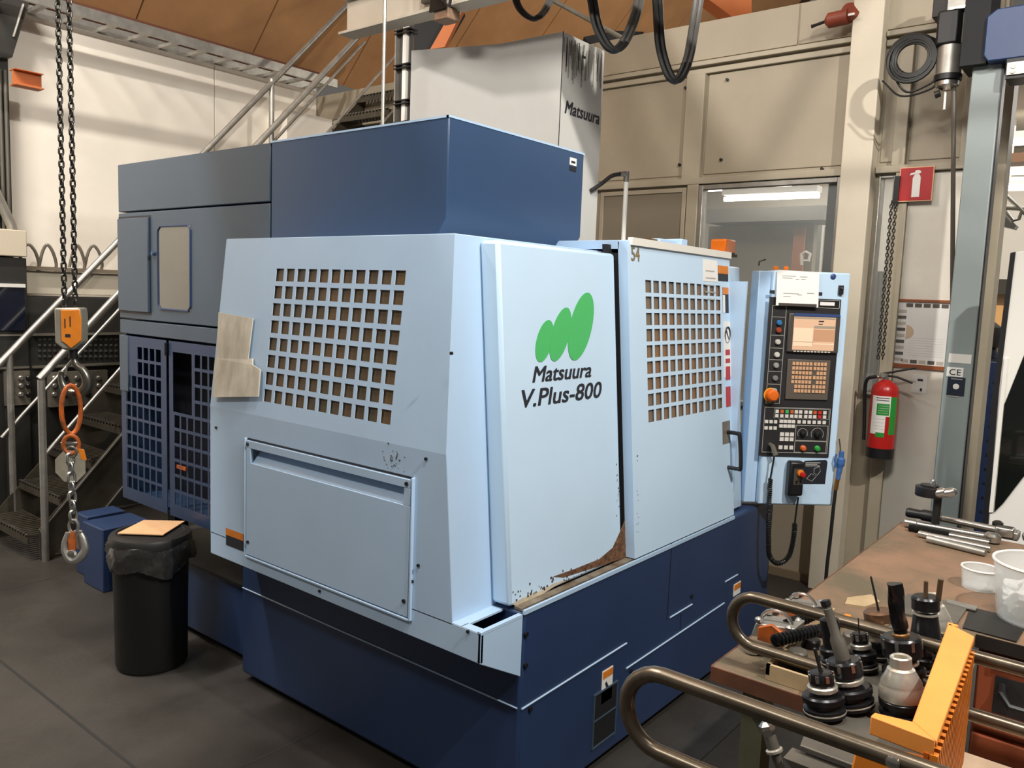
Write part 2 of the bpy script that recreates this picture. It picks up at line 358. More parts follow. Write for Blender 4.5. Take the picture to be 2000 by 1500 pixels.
mk('vent_frame', MB().box(vx0-.006, vx0, 1.454, 1.461, vz0-.006, vz1+.006).box(vx1, vx1+.006, 1.454, 1.461, vz0-.006, vz1+.006).box(vx0, vx1, 1.454, 1.461, vz0-.006, vz0).box(vx0, vx1, 1.454, 1.461, vz1, vz1+.006).box(vx0, vx1, 1.455, 1.459, .195, .20), M_dblue2, bs)
def sticker(par, plane, tl, br, m, name='sticker', th=.001, label=None):
    a, b = plane(*tl), plane(*br); return a, b
# base warning labels
def warn(par, x0, x1, z0, z1, yy=1.4585):
    s_ = mk('warning_label', MB().box(x0, x1, yy-.001, yy+.001, z0, z1), M_white, par)
    return s_
p, q = at(1176, 1312, 'y', 1.46), at(1194, 1352, 'y', 1.46)
warn(bs, p.x, q.x, q.z-.02, p.z)
mk('warning_stripe', MB().box(p.x+.003, q.x-.003, 1.456, 1.4575, p.z-.03, p.z-.004), M_orange, bs)
mk('warning_pictogram', MB().prism([(p.x+.02, 1.456, p.z-.05), (p.x+.032, 1.456, p.z-.075), (p.x+.045, 1.456, p.z-.07), (p.x+.028, 1.456, p.z-.045)], (0, .001, 0)), M_ink, bs)
p, q = at(1433, 1142, 'y', 1.46), at(1443, 1158, 'y', 1.46)
warn(bs, p.x, q.x+.01, q.z, p.z); mk('warning_stripe', MB().box(p.x+.003, q.x+.007, 1.456, 1.4575, p.z-.03, p.z-.004), M_orange, bs)
for px, py in ((1026, 1238), (1025, 1299), (1034, 1384), (1231, 1310), (1350, 1164)):
    p = at(px, py, 'y', 1.46); mk('bolt', MB().cyl((p.x, 1.452, p.z), (p.x, 1.461, p.z), .008, n=8), M_black, bs)
# rear lower tank & boxes
mk('coolant_tank', MB().box(2.02, 3.6, 3.02, 4.08, .03, .36), M_navy, mc, bevel=.01, label='navy coolant tank low behind the base')
mk('tank_lid', MB().box(2.0, 3.6, 3.0, 4.0, .36, .375), M_dark, mc)
mk('tank_box', MB().box(1.99, 2.25, 4.12, 4.30, .0, .34), M_navy, mc, bevel=.006); mk('tank_box', MB().box(1.98, 2.25, 4.38, 4.62, .0, .355), M_navy, mc, bevel=.006); mk('tank_box', MB().box(2.03, 2.25, 4.68, 4.83, .0, .355), M_navy, mc, bevel=.006)
mk('stand_leg', MB().box(2.05, 2.12, 3.75, 3.82, .37, .6), M_vdark, mc); mk('stand_leg', MB().box(2.05, 2.12, 3.1, 3.17, .376, .6), M_vdark, mc)
# enclosure body (light blue)
b_ = MB()
zb = .632
prof = [(1.728, .0, zb), (1.728, 0, 1.225), (1.80, 0, 1.875), (2.70, 0, 1.875), (2.70, 0, zb)]
xl, xt = 1.728, 1.80
yF = lambda z: 1.575+(z-.717)*kx            # strip plane
P = [(xl, yF(.717), .717), (xl, 2.89, .717), (xl, 2.89, 1.225), (xl, yF(1.225), 1.225), (xt, 2.89, 1.875), (xt, yF(1.875), 1.875),
     (2.7, 2.89, .717), (2.7, yF(.717), .717), (2.7, 2.89, 1.875), (2.7, yF(1.875), 1.875), (2.7, 2.89, 1.225), (2.7, yF(1.225), 1.225)]
# grille region on the tilted left face: carve by building the face as a grid sheet
TL, TR, BL, BR = Lf(536, 523), Lf(789, 529), Lf(518, 786), Lf(766, 829)
gy0 = (TR.y+BR.y)/2; gy1 = (TL.y+BL.y)/2
vtop = (TL.z+TR.z)/2; vbot = (BL.z+BR.z)/2
cv = 1/vL.z
H_ = (1.875-1.225)*cv
holes = []
pw = (gy1-gy0+.0)/11*1.0; nn = 11; gap = .0165
cw = (gy1-gy0+gap)/11; rh = ((vtop-vbot)*cv+gap)/8
for i in range(11):
    for j in range(8):
        u0 = (2.89-gy1)+i*cw; v0 = (vbot-1.225)*cv+j*rh
        holes.append((u0, u0+cw-gap, v0, v0+rh-gap*1.05))
ywid = 2.89-yF(1.225)
up_ = grid(V((xl, 2.89, 1.225)), (-Y, vL), 2.89-yF(1.225), H_, .003, holes)
for v_ in up_.v:        # follow the slanting front edge
    if v_.y < yF(1.225)+.001: v_.y = yF(v_.z)
enc = mk('side_guard', up_, M_lblue, mc, label='light blue slanted side guard pierced by a grid window')
lo = MB().hexa([P[0], (2.7, P[0][1], .717), (2.7, 2.89, .717), (xl, 2.89, .717), P[3], (2.7, P[3][1], 1.225), (2.7, 2.89, 1.225), (xl, 2.89, 1.225)])
lo = MB().hexa([(xl+.06, P[0][1]+.003, .717), (2.7, P[0][1], .717), (2.7, 2.888, .717), (xl+.06, 2.888, .717), (xl+.06, P[3][1]+.003, 1.224), (2.7, P[3][1], 1.224), (2.7, 2.888, 1.224), (xl+.06, 2.888, 1.224)])
mk('guard_body', lo, M_lblue, enc)
skin = grid(V((xl, 2.89, .717)), (-Y, Z), 2.89-yF(.717), 1.225-.717, .002, [(2.89-2.631+.028, 2.89-1.757-.028, 1.129-.085-.717, 1.129-.03-.717)])
for v_ in skin.v:
    if v_.y < yF(.717)+.001: v_.y = yF(v_.z)
mk('guard_skin', skin, M_lblue, enc)
mk('guard_front', MB().hexa([(xl+.001, P[0][1], .717), (1.95, P[0][1], .717), (1.95, P[0][1]+.01, .717), (xl+.001, P[0][1]+.01, .717), (xl+.001, P[3][1], 1.225), (1.95, P[3][1], 1.225), (1.95, P[3][1]+.01, 1.225), (xl+.001, P[3][1]+.01, 1.225)]), M_lblue, enc)
mk('guard_body', MB().hexa([(xl+.03, P[3][1]+.02, 1.226), (2.68, P[3][1]+.02, 1.226), (2.68, 2.87, 1.226), (xl+.03, 2.87, 1.226), (xt+.03, yF(1.87)+.02, 1.86), (2.68, yF(1.87)+.02, 1.86), (2.68, 2.87, 1.86), (xt+.03, 2.87, 1.86)]), M_lblue, enc)
mk('guard_top', MB().box(xt, 2.68, yF(1.875), 2.89, 1.862, 1.877), M_lblue, enc, bevel=.003)
mk('guard_front', MB().hexa([(xl+.001, P[3][1], 1.225), (1.95, P[3][1], 1.225), (1.95, P[3][1]+.02, 1.225), (xl+.02, P[3][1]+.02, 1.225), (xt+.001, yF(1.87), 1.872), (1.95, yF(1.87), 1.872), (1.95, yF(1.87)+.02, 1.872), (xt+.02, yF(1.87)+.02, 1.872)]), M_lblue, enc)
mk('window_pane', MB().ob(V((xl, gy0-.02, 0))+V((.009, 0, 0))+Z*(vbot-.02)+X*((vbot-.02-1.225)*kl), Y*(gy1-gy0+.04), vL*((vtop-vbot)*cv+.04), X*.006), M_win, enc, label='brown oil stained pane behind the grid')
# lower skirt, lip
mk('skirt', MB().hexa([(xl, 1.46, .630), (xl+.012, 1.46, .630), (xl+.012, 2.89, zb), (xl, 2.89, zb), (xl, 1.46, .722), (xl+.012, 1.46, .722), (xl+.012, 2.89, .722), (xl, 2.89, .722)]), M_lblue, enc, bevel=.002)
mk('skirt_front', MB().prism([(xl, 1.46, .722), (xl, 1.46, .630), (1.924, 1.46, .523), (1.924, 1.46, .722)], (0, .012, 0)), M_lblue, enc, bevel=.002)
mk('skirt_underside', MB().hexa([(xl+.012, 1.475, .632), (1.924, 1.475, .53), (1.924, 2.88, .53), (xl+.012, 2.88, .632), (xl+.012, 1.475, .645), (1.924, 1.475, .545), (1.924, 2.88, .545), (xl+.012, 2.88, .645)]), M_navy, enc)
mk('lip_ledge', MB().box(xl+.0005, 1.92, 1.535, 1.60, .716, .7235).box(xl, 1.92, 1.4595, 1.475, .716, .7265).box(xl+.0005, 1.76, 1.475, 1.54, .716, .7235), M_lblue, enc, bevel=.001)
mk('lip_gutter', MB().box(xl+.03, 1.92, 1.475, 1.54, .66, .665), M_rust, enc)
# access panel on the lower left
sy0, sy1, sz0, sz1 = 1.757, 2.631, .690, 1.129
mk('panel_gap', MB().box(1.7265, 1.729, sy0-.004, sy1+.004, sz1-.001, sz1+.006).box(1.7265, 1.729, sy0-.005, sy0-.001, sz0, sz1).box(1.7265, 1.729, sy1+.001, sy1+.004, sz0, sz1), M_ink, enc)
ap = mk('access_panel', MB().box(1.719, 1.727, sy0, sy1, sz0, sz1-.085).box(1.719, 1.727, sy0, sy1, sz1-.03, sz1-.002).box(1.719, 1.727, sy0, sy0+.028, sz1-.085, sz1-.03).box(1.719, 1.727, sy1-.028, sy1, sz1-.085, sz1-.03), M_lblue, enc, bevel=.0015)
mk('grip_recess', MB().prism([(1.7285, sy0+.028, sz1-.0855), (1.730, sy0+.028, sz1-.0855), (1.775, sy0+.028, sz1-.034), (1.775, sy0+.028, sz1-.028), (1.7285, sy0+.028, sz1-.028), (1.7285, sy0+.028, sz1-.030), (1.772, sy0+.028, sz1-.030), (1.772, sy0+.028, sz1-.034)], (0, sy1-sy0-.056, 0)), M_lblue, enc)
fm = MB()
for (a0, a1, c0, c1) in ((sy0-.012, sy0-.004, sz0-.01, sz1+.006), (sy1+.004, sy1+.012, sz0-.01, sz1+.006), (sy0-.004, sy1+.004, sz0-.012, sz0-.004)):
    fm.box(1.717, 1.729, a0, a1, c0, c1)
mk('panel_frame', fm, M_lblue, enc, bevel=.002)
for yy, zz in ((sy0+.015, sz1-.016), (sy1-.012, sz1-.016), (sy0+.015, sz0+.05), (sy1-.015, sz0+.05)):
    mk('screw', MB().cyl((1.714, yy, zz), (1.72, yy, zz), .0065, n=8), M_black, enc)
for px, py in ((423, 835), (833, 896), (818, 1104), (806, 1135), (625, 1154), (915, 1233), (883, 690)):
    p = at(px, py, 'x', 1.728); mk('screw', MB().cyl((1.722, p.y, p.z), (1.7285, p.y, p.z), .005, n=8), M_black, enc)
# warning sticker lower left
a, b2 = at(442, 1031, 'x', 1.728), at(476, 1077, 'x', 1.728)
mk('warning_label', MB().box(1.7265, 1.7285, b2.y, a.y, b2.z, a.z), M_ink, enc, label='black warning label with an orange head')
mk('warning_stripe', MB().box(1.7255, 1.7265, b2.y, a.y, a.z-.026, a.z), M_orange, enc)
# taped plastic paper pocket
pk = mk('document_pocket', MB().ob(Lf(433, 746)+V((-.006, 0, -.06)), -Y*.26, vL*.395, X*.006), M_note, enc, bevel=.003, label='grimy translucent document pocket taped to the guard')
mk('pocket_flap', MB().prism([Lf(428, 700)+V((-.016, 0, 0)), Lf(425, 775)+V((-.022, 0, 0)), Lf(513, 774)+V((-.02, 0, 0)), Lf(515, 722)+V((-.016, 0, 0)), Lf(500, 712)+V((-.016, 0, 0)), Lf(498, 700)+V((-.012, 0, 0))], (.005, 0, 0)), M_clearp, enc)
mk('pocket_flap', MB().prism([Lf(432, 610)+V((-.012, 0, 0)), Lf(427, 765)+V((-.016, 0, 0)), Lf(482, 770)+V((-.014, 0, 0)), Lf(499, 622)+V((-.012, 0, 0))], (.004, 0, 0)), M_clearp, enc)
# logo panel
lx0, lx1 = 1.908, 2.576
def front_slab(x0, x1, z0, z1, y0, th):   # y0 = y of the plane at z=.737
    f = lambda z: y0+(z-.737)*kx
    return MB().hexa([(x0, f(z0), z0), (x1, f(z0), z0), (x1, f(z0)+th, z0), (x0, f(z0)+th, z0), (x0, f(z1), z1), (x1, f(z1), z1), (x1, f(z1)+th, z1), (x0, f(z1)+th, z1)])
lp = mk('logo_panel', front_slab(lx0, lx1, .738, 1.865, 1.50, .075), M_lblue2, mc, bevel=.012, label='light blue door panel carrying the green logo')
mk('door_gap', front_slab(2.57, 2.62, .74, 1.90, 1.53, .02), M_vdark, lp)
mk('sill_rail', MB().box(1.93, 2.66, 1.47, 1.50, .73, .738), mat('sill_dirty', (150, 140, 124), .5, .3, col2=(96, 74, 52), scale=16), lp)
mk('sill_edge', MB().box(1.927, 3.49, 1.456, 1.464, .722, .736), M_lblue, lp)
# logo ovals
for k, (cx, cyy, ra, rb, tl_) in enumerate(((1063, 666, 42, 15.5, 13), (1094, 653, 54, 17.5, 14), (1134, 637.5, 67.5, 21.5, 12))):
    pts = []
    for i in range(40):
        t = 2*math.pi*i/40; lx = rb*math.cos(t); ly = -ra*math.sin(t); c_, s_ = math.cos(R(tl_)), math.sin(R(tl_))
        pts.append(Lg(cx+lx*c_-ly*s_, cyy+lx*s_+ly*c_)+nT*(.0012+.0003*k))
    mk('logo_oval', MB().prism(pts, -nT*.0008), M_green, lp)
def fit_text(name, s_, m, par, fn, bl, br_, tl, shear, off, n_):
    a_, b_, c_ = fn(*bl), fn(*br_), fn(*tl); return text(name, s_, m, par, a_, b_-a_, vF, (b_-a_).length, (c_-a_).dot(vF), shear, off, lift=.0012)
pa, pb = Lg(1040, 747), Lg(1154, 742)
text('logo_lettering', 'Matsuura', M_ink, lp, pa, X, vF, (pb-pa).x, .050, .28, .07, .0014)
pa, pb = Lg(1020, 793), Lg(1175, 779)
text('logo_lettering', 'V.Plus-800', M_ink, lp, V((pa.x, pa.y, (pa.z+pb.z)/2)), X, vF, (pb-pa).x, .056, .22, .07, .0014)
# rust in the bottom right corner of the logo panel
rp_ = [Lg(1222, 1010), Lg(1210, 1040), Lg(1196, 1070), Lg(1170, 1092), Lg(1120, 1112), Lg(1080, 1126), Lg(1100, 1128), Lg(1150, 1112), Lg(1222, 1089)]
mk('rust_patch', MB().prism([q+nT*.001 for q in rp_], -nT*.0006), M_rust, lp, label='flaking rust at the lower corner')
rp_ = [Lg(1000, 1180), Lg(1020, 1168), Lg(1060, 1152), Lg(1080, 1140), Lg(1120, 1128), Lg(1085, 1144), Lg(1060, 1160), Lg(1010, 1184)]
mk('grime_patch', MB().prism([q+nT*.0008 for q in rp_], -nT*.0005), M_note, lp)
# operator door
dx0, dx1 = 2.60, 3.487
gTL, gTR, gBL, gBR = D(1262, 547), D(1408, 558), D(1265, 825), D(1410, 798)
g0, g1 = (gTL.x+gBL.x)/2, (gTR.x+gBR.x)/2; h0, h1 = (gBL.z+gBR.z)/2, (gTL.z+gTR.z)/2
cvf = math.sqrt(1+kx*kx); dw = dx1-dx0; dh = (1.915-.742)*cvf
gp = .0145; cw = (g1-g0+gp)/11; rh = ((h1-h0)*cvf+gp)/9
holes = [((g0-dx0)+i*cw, (g0-dx0)+i*cw+cw-gp, (h0-.742)*cvf+j*rh, (h0-.742)*cvf+j*rh+rh-gp) for i in range(11) for j in range(9)]
pd0 = V((dx0, 1.46+(.742-.737)*kx, .742))
dr = mk('operator_door', grid(pd0, (X, vF), dw, dh, .003, holes), M_lblue2, mc, label='light blue operator door with a gridded window')
def dslab(x0, x1, z0, z1, d0, d1):
    f = lambda z, d: 1.46+(z-.737)*kx+d
    return MB().hexa([(x0, f(z0, d0), z0), (x1, f(z0, d0), z0), (x1, f(z0, d1), z0), (x0, f(z0, d1), z0), (x0, f(z1, d0), z1), (x1, f(z1, d0), z1), (x1, f(z1, d1), z1), (x0, f(z1, d1), z1)])
mk('window_pane', dslab(g0-.02, g1+.02, h0-.02, h1+.02, .008, .012), M_win2, dr)
mk('door_side', dslab(dx0-.001, dx0+.012, .742, 1.91, .001, .040).box(dx0-.001, dx0+.012, 1.60, 2.05, 1.885, 1.915), M_lblue, dr)
mk('door_gap', dslab(dx0-.001, dx0+.012, .742, 1.87, .040, .14), M_vdark, dr)  # rear of the flange coloured dark to stand for shade in the gap
mk('door_side', MB().box(dx1-.01, dx1+.002, 1.47, 1.6, .742, 1.80), M_lblue, dr)
mk('door_housing_top', MB().box(dx0+.0, dx1+.0, 1.567, 2.05, 1.90, 1.917), M_lblue, dr, bevel=.003)
mk('housing_core', MB().box(dx0+.05, dx1-.02, 1.66, 2.2, .74, 1.89), M_vdark, dr)
mk('top_rail', MB().box(dx0+.02, dx1, 1.555, 1.575, 1.90, 1.928), M_wplas, dr)
# handle
ha, hb = D(1424, 843), D(1426, 911)
hx = 3.43
hz1, hz0 = ha.z, hb.z
def dy(z): return 1.46+(z-.737)*kx
hm = MB().tube(spline([(hx, dy(hz1), hz1), (hx, dy(hz1)-.045, hz1), (hx, dy(hz1)-.06, hz1-.012), (hx, dy(hz0)-.06, hz0+.012), (hx, dy(hz0)-.045, hz0), (hx, dy(hz0), hz0)], 5), .009, 10)
mk('door_handle', hm, M_black, dr, label='black bow handle')
mk('handle_plate', dslab(hx-.05, hx+.03, hz1-.05, hz1+.05, -.001, .001), mat('worn_bare', (132, 124, 112), .5, .4, var=.2, scale=20), dr)
def dst(x0, x1, z0, z1, m, nm, l=.0012, lab=None): return mk(nm, dslab(x0, x1, z0, z1, -l, .0), m, dr, label=lab)
a, b2 = D(1373, 506), D(1401, 551); dst(a.x, b2.x, b2.z, a.z, M_white, 'paper_note')
for k in range(5): dst(a.x+.02, b2.x-.03+.01*(k % 2), a.z-.05-.03*k, a.z-.045-.03*k, M_line, 'print_line', .0018)
a, b2 = D(1402, 518), D(1422, 550); dst(a.x, b2.x, b2.z, a.z, M_ink, 'warning_label', lab='black caution label with orange head'); dst(a.x, b2.x, a.z-.035, a.z, M_orange, 'warning_stripe', .0018)
a, b2 = D(1411, 561), D(1423, 611); dst(a.x, b2.x, b2.z, a.z, M_ink, 'warning_label'); dst(a.x, b2.x, a.z-.03, a.z, M_orange, 'warning_stripe', .0018)
dst(a.x, a.x+.022, b2.z, a.z-.034, M_white, 'pictogram_strip', .0018)
a, b2 = D(1413, 628), D(1428, 735); dst(a.x, b2.x, b2.z, a.z, M_white, 'warning_label', lab='tall white prohibition label with red bars')
cx_, cz_ = (a.x+b2.x)/2, a.z-.06
mk('prohibition_ring', MB().tube([V((cx_+.026*math.cos(t*math.pi/10), dy(cz_)-.002+.04*0, cz_+.036*math.sin(t*math.pi/10))) for t in range(20)], .003, 6, closed=True).cyl((cx_-.018, dy(cz_)-.002, cz_+.024), (cx_+.018, dy(cz_)-.002, cz_-.024), .003, n=6), M_ink, dr)
for z_a, z_b in ((.125, .15), (.165, .185), (.20, .26), (.29, .38)): dst(a.x+.012, b2.x-.012, a.z-z_b, a.z-z_a, M_red, 'red_bar', .0018)
pa, pb = D(1233, 509), D(1249, 511)
text('door_number', '54', M_gold, dr, pa, X, vF, (pb-pa).x, .052, 0, .05, .0015)
# hardware on top
p = at(1325, 482, 'y', 1.72)
mk('limit_switch', MB().box(3.12, 3.30, 1.72, 1.78, 1.917, 1.965).box(3.28, 3.34, 1.70, 1.80, 1.93, 1.975), M_lblue, mc, bevel=.004)
mk('limit_switch', MB().box(3.06, 3.12, 1.73, 1.77, 1.917, 1.96), M_brass, mc)
bc = at(1410, 490, 'y', 1.66)
bk = mk('beacon_base', MB().box(bc.x-.062, bc.x+.062, 1.61, 1.70, 1.917, 1.93), M_dark, mc)
mk('beacon_lens', MB().box(bc.x-.055, bc.x+.055, 1.615, 1.695, 1.93, 1.995), M_amber, bk, bevel=.008, label='orange warning beacon')
# right end column of the enclosure
mk('end_column', MB().prism([(3.492, 1.50, .74), (3.66, 1.50, .74), (3.80, 1.56, .74), (3.92, 2.1, .74), (3.492, 2.1, .74)], (0, .09, 1.13)), M_lblue2, mc, bevel=.006)
# upper blue cover
ux, uy, uz0, uz1 = 1.95, 1.858, 1.94, 2.263
uc = mk('magazine_cover', MB().prism([(ux, 1.895, 1.885), (ux, uy, 1.94), (ux, uy, uz1), (ux, 2.815, uz1), (ux, 2.815, 1.885)], (.775, 0, 0)), M_dblue, mc, bevel=.004, label='dark blue upper cover above the guard')
mk('cover_edge', MB().box(ux-.002, 2.727, uy-.002, uy+.01, uz1-.003, uz1+.004).box(ux-.002, ux+.01, uy, 2.82, uz1-.003, uz1+.004), M_lblue, uc)
a, b2 = at(1113, 307, 'y', uy), at(1125, 326, 'y', uy)
mk('type_plate', MB().box(a.x, b2.x, uy-.002, uy, a.z-.028, a.z), M_white, uc); mk('type_plate', MB().box(a.x, b2.x, uy-.002, uy, a.z-.05, a.z-.033), M_ink, uc)
mk('type_plate_print', MB().box(a.x+.008, b2.x-.01, uy-.003, uy-.002, a.z-.02, a.z-.012), M_ink, uc)
# rear cabinet: top fascia, body with window, grid doors
rc = mk('rear_cabinet', MB().box(ux, 2.7, 2.825, 4.085, 2.034, 2.262), M_dblue2, mc, bevel=.004, label='dark blue rear cabinet behind the guard, greyed by painted-in light')
mk('cabinet_body', MB().box(ux, 2.7, 2.825, 4.085, 1.515, 2.028).box(ux, 2.7, 2.0, 2.825, 1.515, 1.88), M_dblue2, rc, bevel=.004)
mk('cabinet_body', MB().box(ux, 2.7, 2.9, 4.085, 1.44, 1.508), M_dblue2, rc, bevel=.003)
a, b2 = at(233, 424, 'x', ux), at(294, 615, 'x', ux)
mk('small_door', MB().box(ux-.012, ux, b2.y, 4.075, b2.z+.01, a.z-.01), M_dblue2, rc, bevel=.003)
mk('door_gap', MB().box(ux-.002, ux+.001, b2.y-.008, 4.08, b2.z, a.z), M_ink, rc)
a, b2 = at(309, 442, 'x', ux), at(373, 594, 'x', ux)
cwz0, cwz1, cwy0, cwy1 = 1.575, 1.955, b2.y, a.y
fmb = MB().tube([V((ux-.002, y_, z_)) for y_, z_ in ((cwy0+.02, cwz0), (cwy1-.02, cwz0), (cwy1, cwz0+.02), (cwy1, cwz1-.02), (cwy1-.02, cwz1), (cwy0+.02, cwz1), (cwy0, cwz1-.02), (cwy0, cwz0+.02))], .005, 6, closed=True)
mk('window_seal', fmb, M_navy, rc)
mk('window_pane', MB().box(ux-.0015, ux, cwy0, cwy1, cwz0, cwz1), mat('smoked_pane', (80, 78, 68), .08, coat=1, var=.04), rc, bevel=.0)
mk('door_knob', MB().cyl((ux-.015, at(302, 495, 'x', ux).y, at(302, 495, 'x', ux).z), (ux, at(302, 495, 'x', ux).y, at(302, 495, 'x', ux).z), .01, n=8), M_dblue, rc)
# grid doors
cz0, cz1 = .60, 1.44
def cyz(px, py): q_ = at(px, py, 'x', ux); return q_.y, q_.z
ym, _ = cyz(328, 800)
mk('cabinet_inside', MB().box(2.15, 2.7, 2.86, 4.08, .62, 1.44), mat('inside_navy', (14, 17, 30), .7), rc)
mk('cabinet_shell', MB().box(ux+.02, 2.7, 4.06, 4.085, cz0, cz1).box(ux+.02, 2.7, 2.86, 4.06, cz0, cz0+.02), M_dblue, rc)
mk('cabinet_side_panel', MB().box(ux-.004, ux+.02, cyz(251, 690)[0], 4.087, 1.15, 1.43), M_dblue2, rc, bevel=.003)
# left door: columns of 12 px, rows of 23 px
def hol(pxs, pys, y_left, zb_, pitch_r, wfrac=.72, hfrac=.80): pass
cy_, rz_ = .0595, .0735
def gdoor(yl, yr, keep, name):
    W_ = yl-yr; hs = []
    nc = int((W_-.03)/cy_); off = (W_-nc*cy_+.014)/2; nr = 10
    for i in range(nc):
        for j in range(nr):
            if keep(i, j, nc, nr): hs.append((off+i*cy_, off+i*cy_+cy_-.014, .06+j*rz_, .06+j*rz_+rz_-.014))
    return hs
yl = 4.08
H1 = gdoor(yl, ym+.012, lambda i, j, nc, nr: j < 8 or i >= 2, 'l')
mk('grid_door', grid(V((ux, yl, cz0)), (-Y, Z), yl-ym-.012, cz1-cz0-.01, .003, H1), M_grid, rc, label='blue cabinet door punched with rows of rectangular holes')
yr = 2.88; H2 = gdoor(ym-.012, yr, lambda i, j, nc, nr: not (i < 3 and j >= 6), 'r')
mk('grid_door', grid(V((ux, ym-.012, cz0)), (-Y, Z), ym-.012-yr, cz1-cz0-.01, .003, H2+[(.035, .035+3*cy_-.014, .06+6*rz_, .06+10*rz_-.014)]), M_grid, rc)
mk('door_hinge', MB().cyl((ux-.006, ym, 1.36), (ux-.006, ym, 1.42), .008, n=8), M_dark, rc)
q_ = at(352, 913, 'x', ux-.01)
mk('red_tag', MB().box(ux-.012, ux-.005, q_.y-.05, q_.y+.03, q_.z-.008, q_.z+.008), M_rorange, rc)
mk('filter_bowl', MB().cyl((2.05, 2.98, .66), (2.05, 2.98, .78), .05, n=12).cyl((2.05, 3.1, 1.15), (2.05, 3.1, 1.3), .03, n=10), M_wplas, rc)
# tower
tw = mk('spindle_column_cover', MB().prism([(3.02, 2.2, 1.0), (3.36, 2.2, 1.0), (3.36, 3.0, 1.0), (2.862, 2.995, 1.0), (3.007, 2.557, 1.0)], (0, 0, 1.865)), M_tower, mc, bevel=.004, label='tall light grey column cover with black lettering')
a, b2 = at(1103, 217, 'y', 2.2), at(1170, 239, 'y', 2.2)
text('column_lettering', 'Matsuura', M_ink, tw, V((a.x+.0, 2.2, a.z-.008)), X, Z, b2.x-a.x, .056, .22, .07, .0015)
mk('cover_seam', MB().box(3.018, 3.022, 2.1985, 2.2, 1.9, 2.865), M_dark, tw)
sm = MB()
for k in range(34):
    xx = 3.03+random.random()*.31; zt = 2.85-random.random()*.04; l_ = .05+random.random()*.15*(1-.5*abs(random.random()))
    sm.box(xx, xx+.003+random.random()*.007, 2.1988, 2.2, zt-l_, zt)
mk('grime_streaks', sm, mat('grime', (140, 136, 126), .6, var=.2, scale=60), tw, label='grey grime streaks running from the top edge')
mk('vent_slot', MB().box(3.17, 3.2, 2.197, 2.2, 2.79, 2.80), M_dark, tw)
# air pipe and hose
ap_ = thing('air_pipe', 'thin vertical steel pipe with an elbow behind the light blue door housing', 'pipe', (3.25, 2.12, 1.9))
t0 = at(1224, 340, 'y', 2.12)
mk('pipe', MB().cyl((t0.x, 2.12, 1.6), (t0.x, 2.12, t0.z-.02), .011, n=10), M_wplas, ap_)
mk('elbow', MB().cyl((t0.x, 2.12, t0.z-.035), (t0.x, 2.12, t0.z+.012), .016, n=10).cyl((t0.x-.01, 2.12, t0.z), (t0.x-.05, 2.13, t0.z-.006), .012, n=10), M_steel, ap_)
mk('hose', MB().tube(spline([(t0.x-.05, 2.13, t0.z-.006), (t0.x-.09, 2.15, t0.z-.02), (t0.x-.14, 2.17, t0.z-.06), (t0.x-.2, 2.19, t0.z-.1)]), .010, 8), M_hose, ap_)
# ------------------------------------------------------------------ control console
ca = V((3.727, 1.446, .75)); cu_ = V((.6765, -.7365, 0)); cn = V((-.7365, -.6765, 0))
def K(x, y): return atp(x, y, ca, cn)
def kb(u0, u1, z0, z1, d0, d1): return MB().ob(ca+cu_*u0+Z*(z0-.75)+cn*d0, cu_*(u1-u0), Z*(z1-z0), cn*(d1-d0))
co = mk('control_console', kb(0, .367, .75, 1.862, -.13, 0), M_lblue2, mc, bevel=.008, label='upright light blue control console with screen and keys')
mk('console_arm', MB().ob(ca+cu_*.1-cn*.13+Z*.35, cu_*.12, Z*.3, -cn*.25), M_lblue, co)
mk('console_side', kb(-.06, 0, .752, 1.858, -.13, -.03), M_lblue, co, bevel=.004)
mk('fascia', kb(-.015, .327, .988, 1.738, .0, .006), M_console, co, label='black control fascia')
def kpart(nm, u0, u1, z0, z1, d0, d1, m, bev=0, lab=None): return mk(nm, kb(u0, u1, z0, z1, d0, d1), m, co, bevel=bev, label=lab)
# outline frames printed
def kframe(u0, u1, z0, z1, d=.0068, t=.0022, m=M_line):
    mb_ = kb(u0, u1, z0, z0+t, d-.001, d)
    for q_ in (kb(u0, u1, z1-t, z1, d-.001, d), kb(u0, u0+t, z0, z1, d-.001, d), kb(u1-t, u1, z0, z1, d-.001, d)): mb_.add(q_.v, q_.f)
    return mb_
mk('screen_bezel', kb(.078, .326, 1.485, 1.668, .006, .02), M_consg, co, bevel=.006)
mk('bezel_strip', kb(.1, .32, 1.655, 1.668, .02, .022), mat('bezel_blue', (52, 72, 120), .4), co)
scr = mat('screen_tan', (206, 168, 138), .35, emit=.32)
mk('screen', kb(.102, .302, 1.497, 1.652, .018, .0215), scr, co, label='lit screen with tan colour display')
for (u0, u1, z0, z1, m) in ((.104, .196, 1.515, 1.60, mat('screen_light', (226, 196, 166), .4, emit=.34)), (.2, .3, 1.6, 1.612, mat('screen_grey', (150, 140, 122), .4, emit=.2)), (.2, .3, 1.54, 1.595, mat('screen_brown', (184, 140, 108), .4, emit=.28)), (.22, .245, 1.63, 1.636, M_ink), (.22, .24, 1.618, 1.622, M_ink), (.104, .3, 1.643, 1.650, MATS['screen_grey']), (.104, .2, 1.534, 1.536, M_ink), (.2, .3, 1.525, 1.53, MATS['screen_light'])):
    mk('screen_field', kb(u0, u1, z0, z1, .0215, .0222), m, co)
kk = MB()
for i in range(11):
    q_ = kb(.11+i*.0165, .121+i*.0165, 1.488, 1.493, .02, .022); kk.add(q_.v, q_.f)
mk('soft_keys', kk, M_key, co, kind='stuff')
mk('keyboard_plate', kb(.09, .297, 1.262, 1.452, .006, .014), mat('keyboard_grey', (88, 80, 72), .5), co, bevel=.003)
kk = MB()
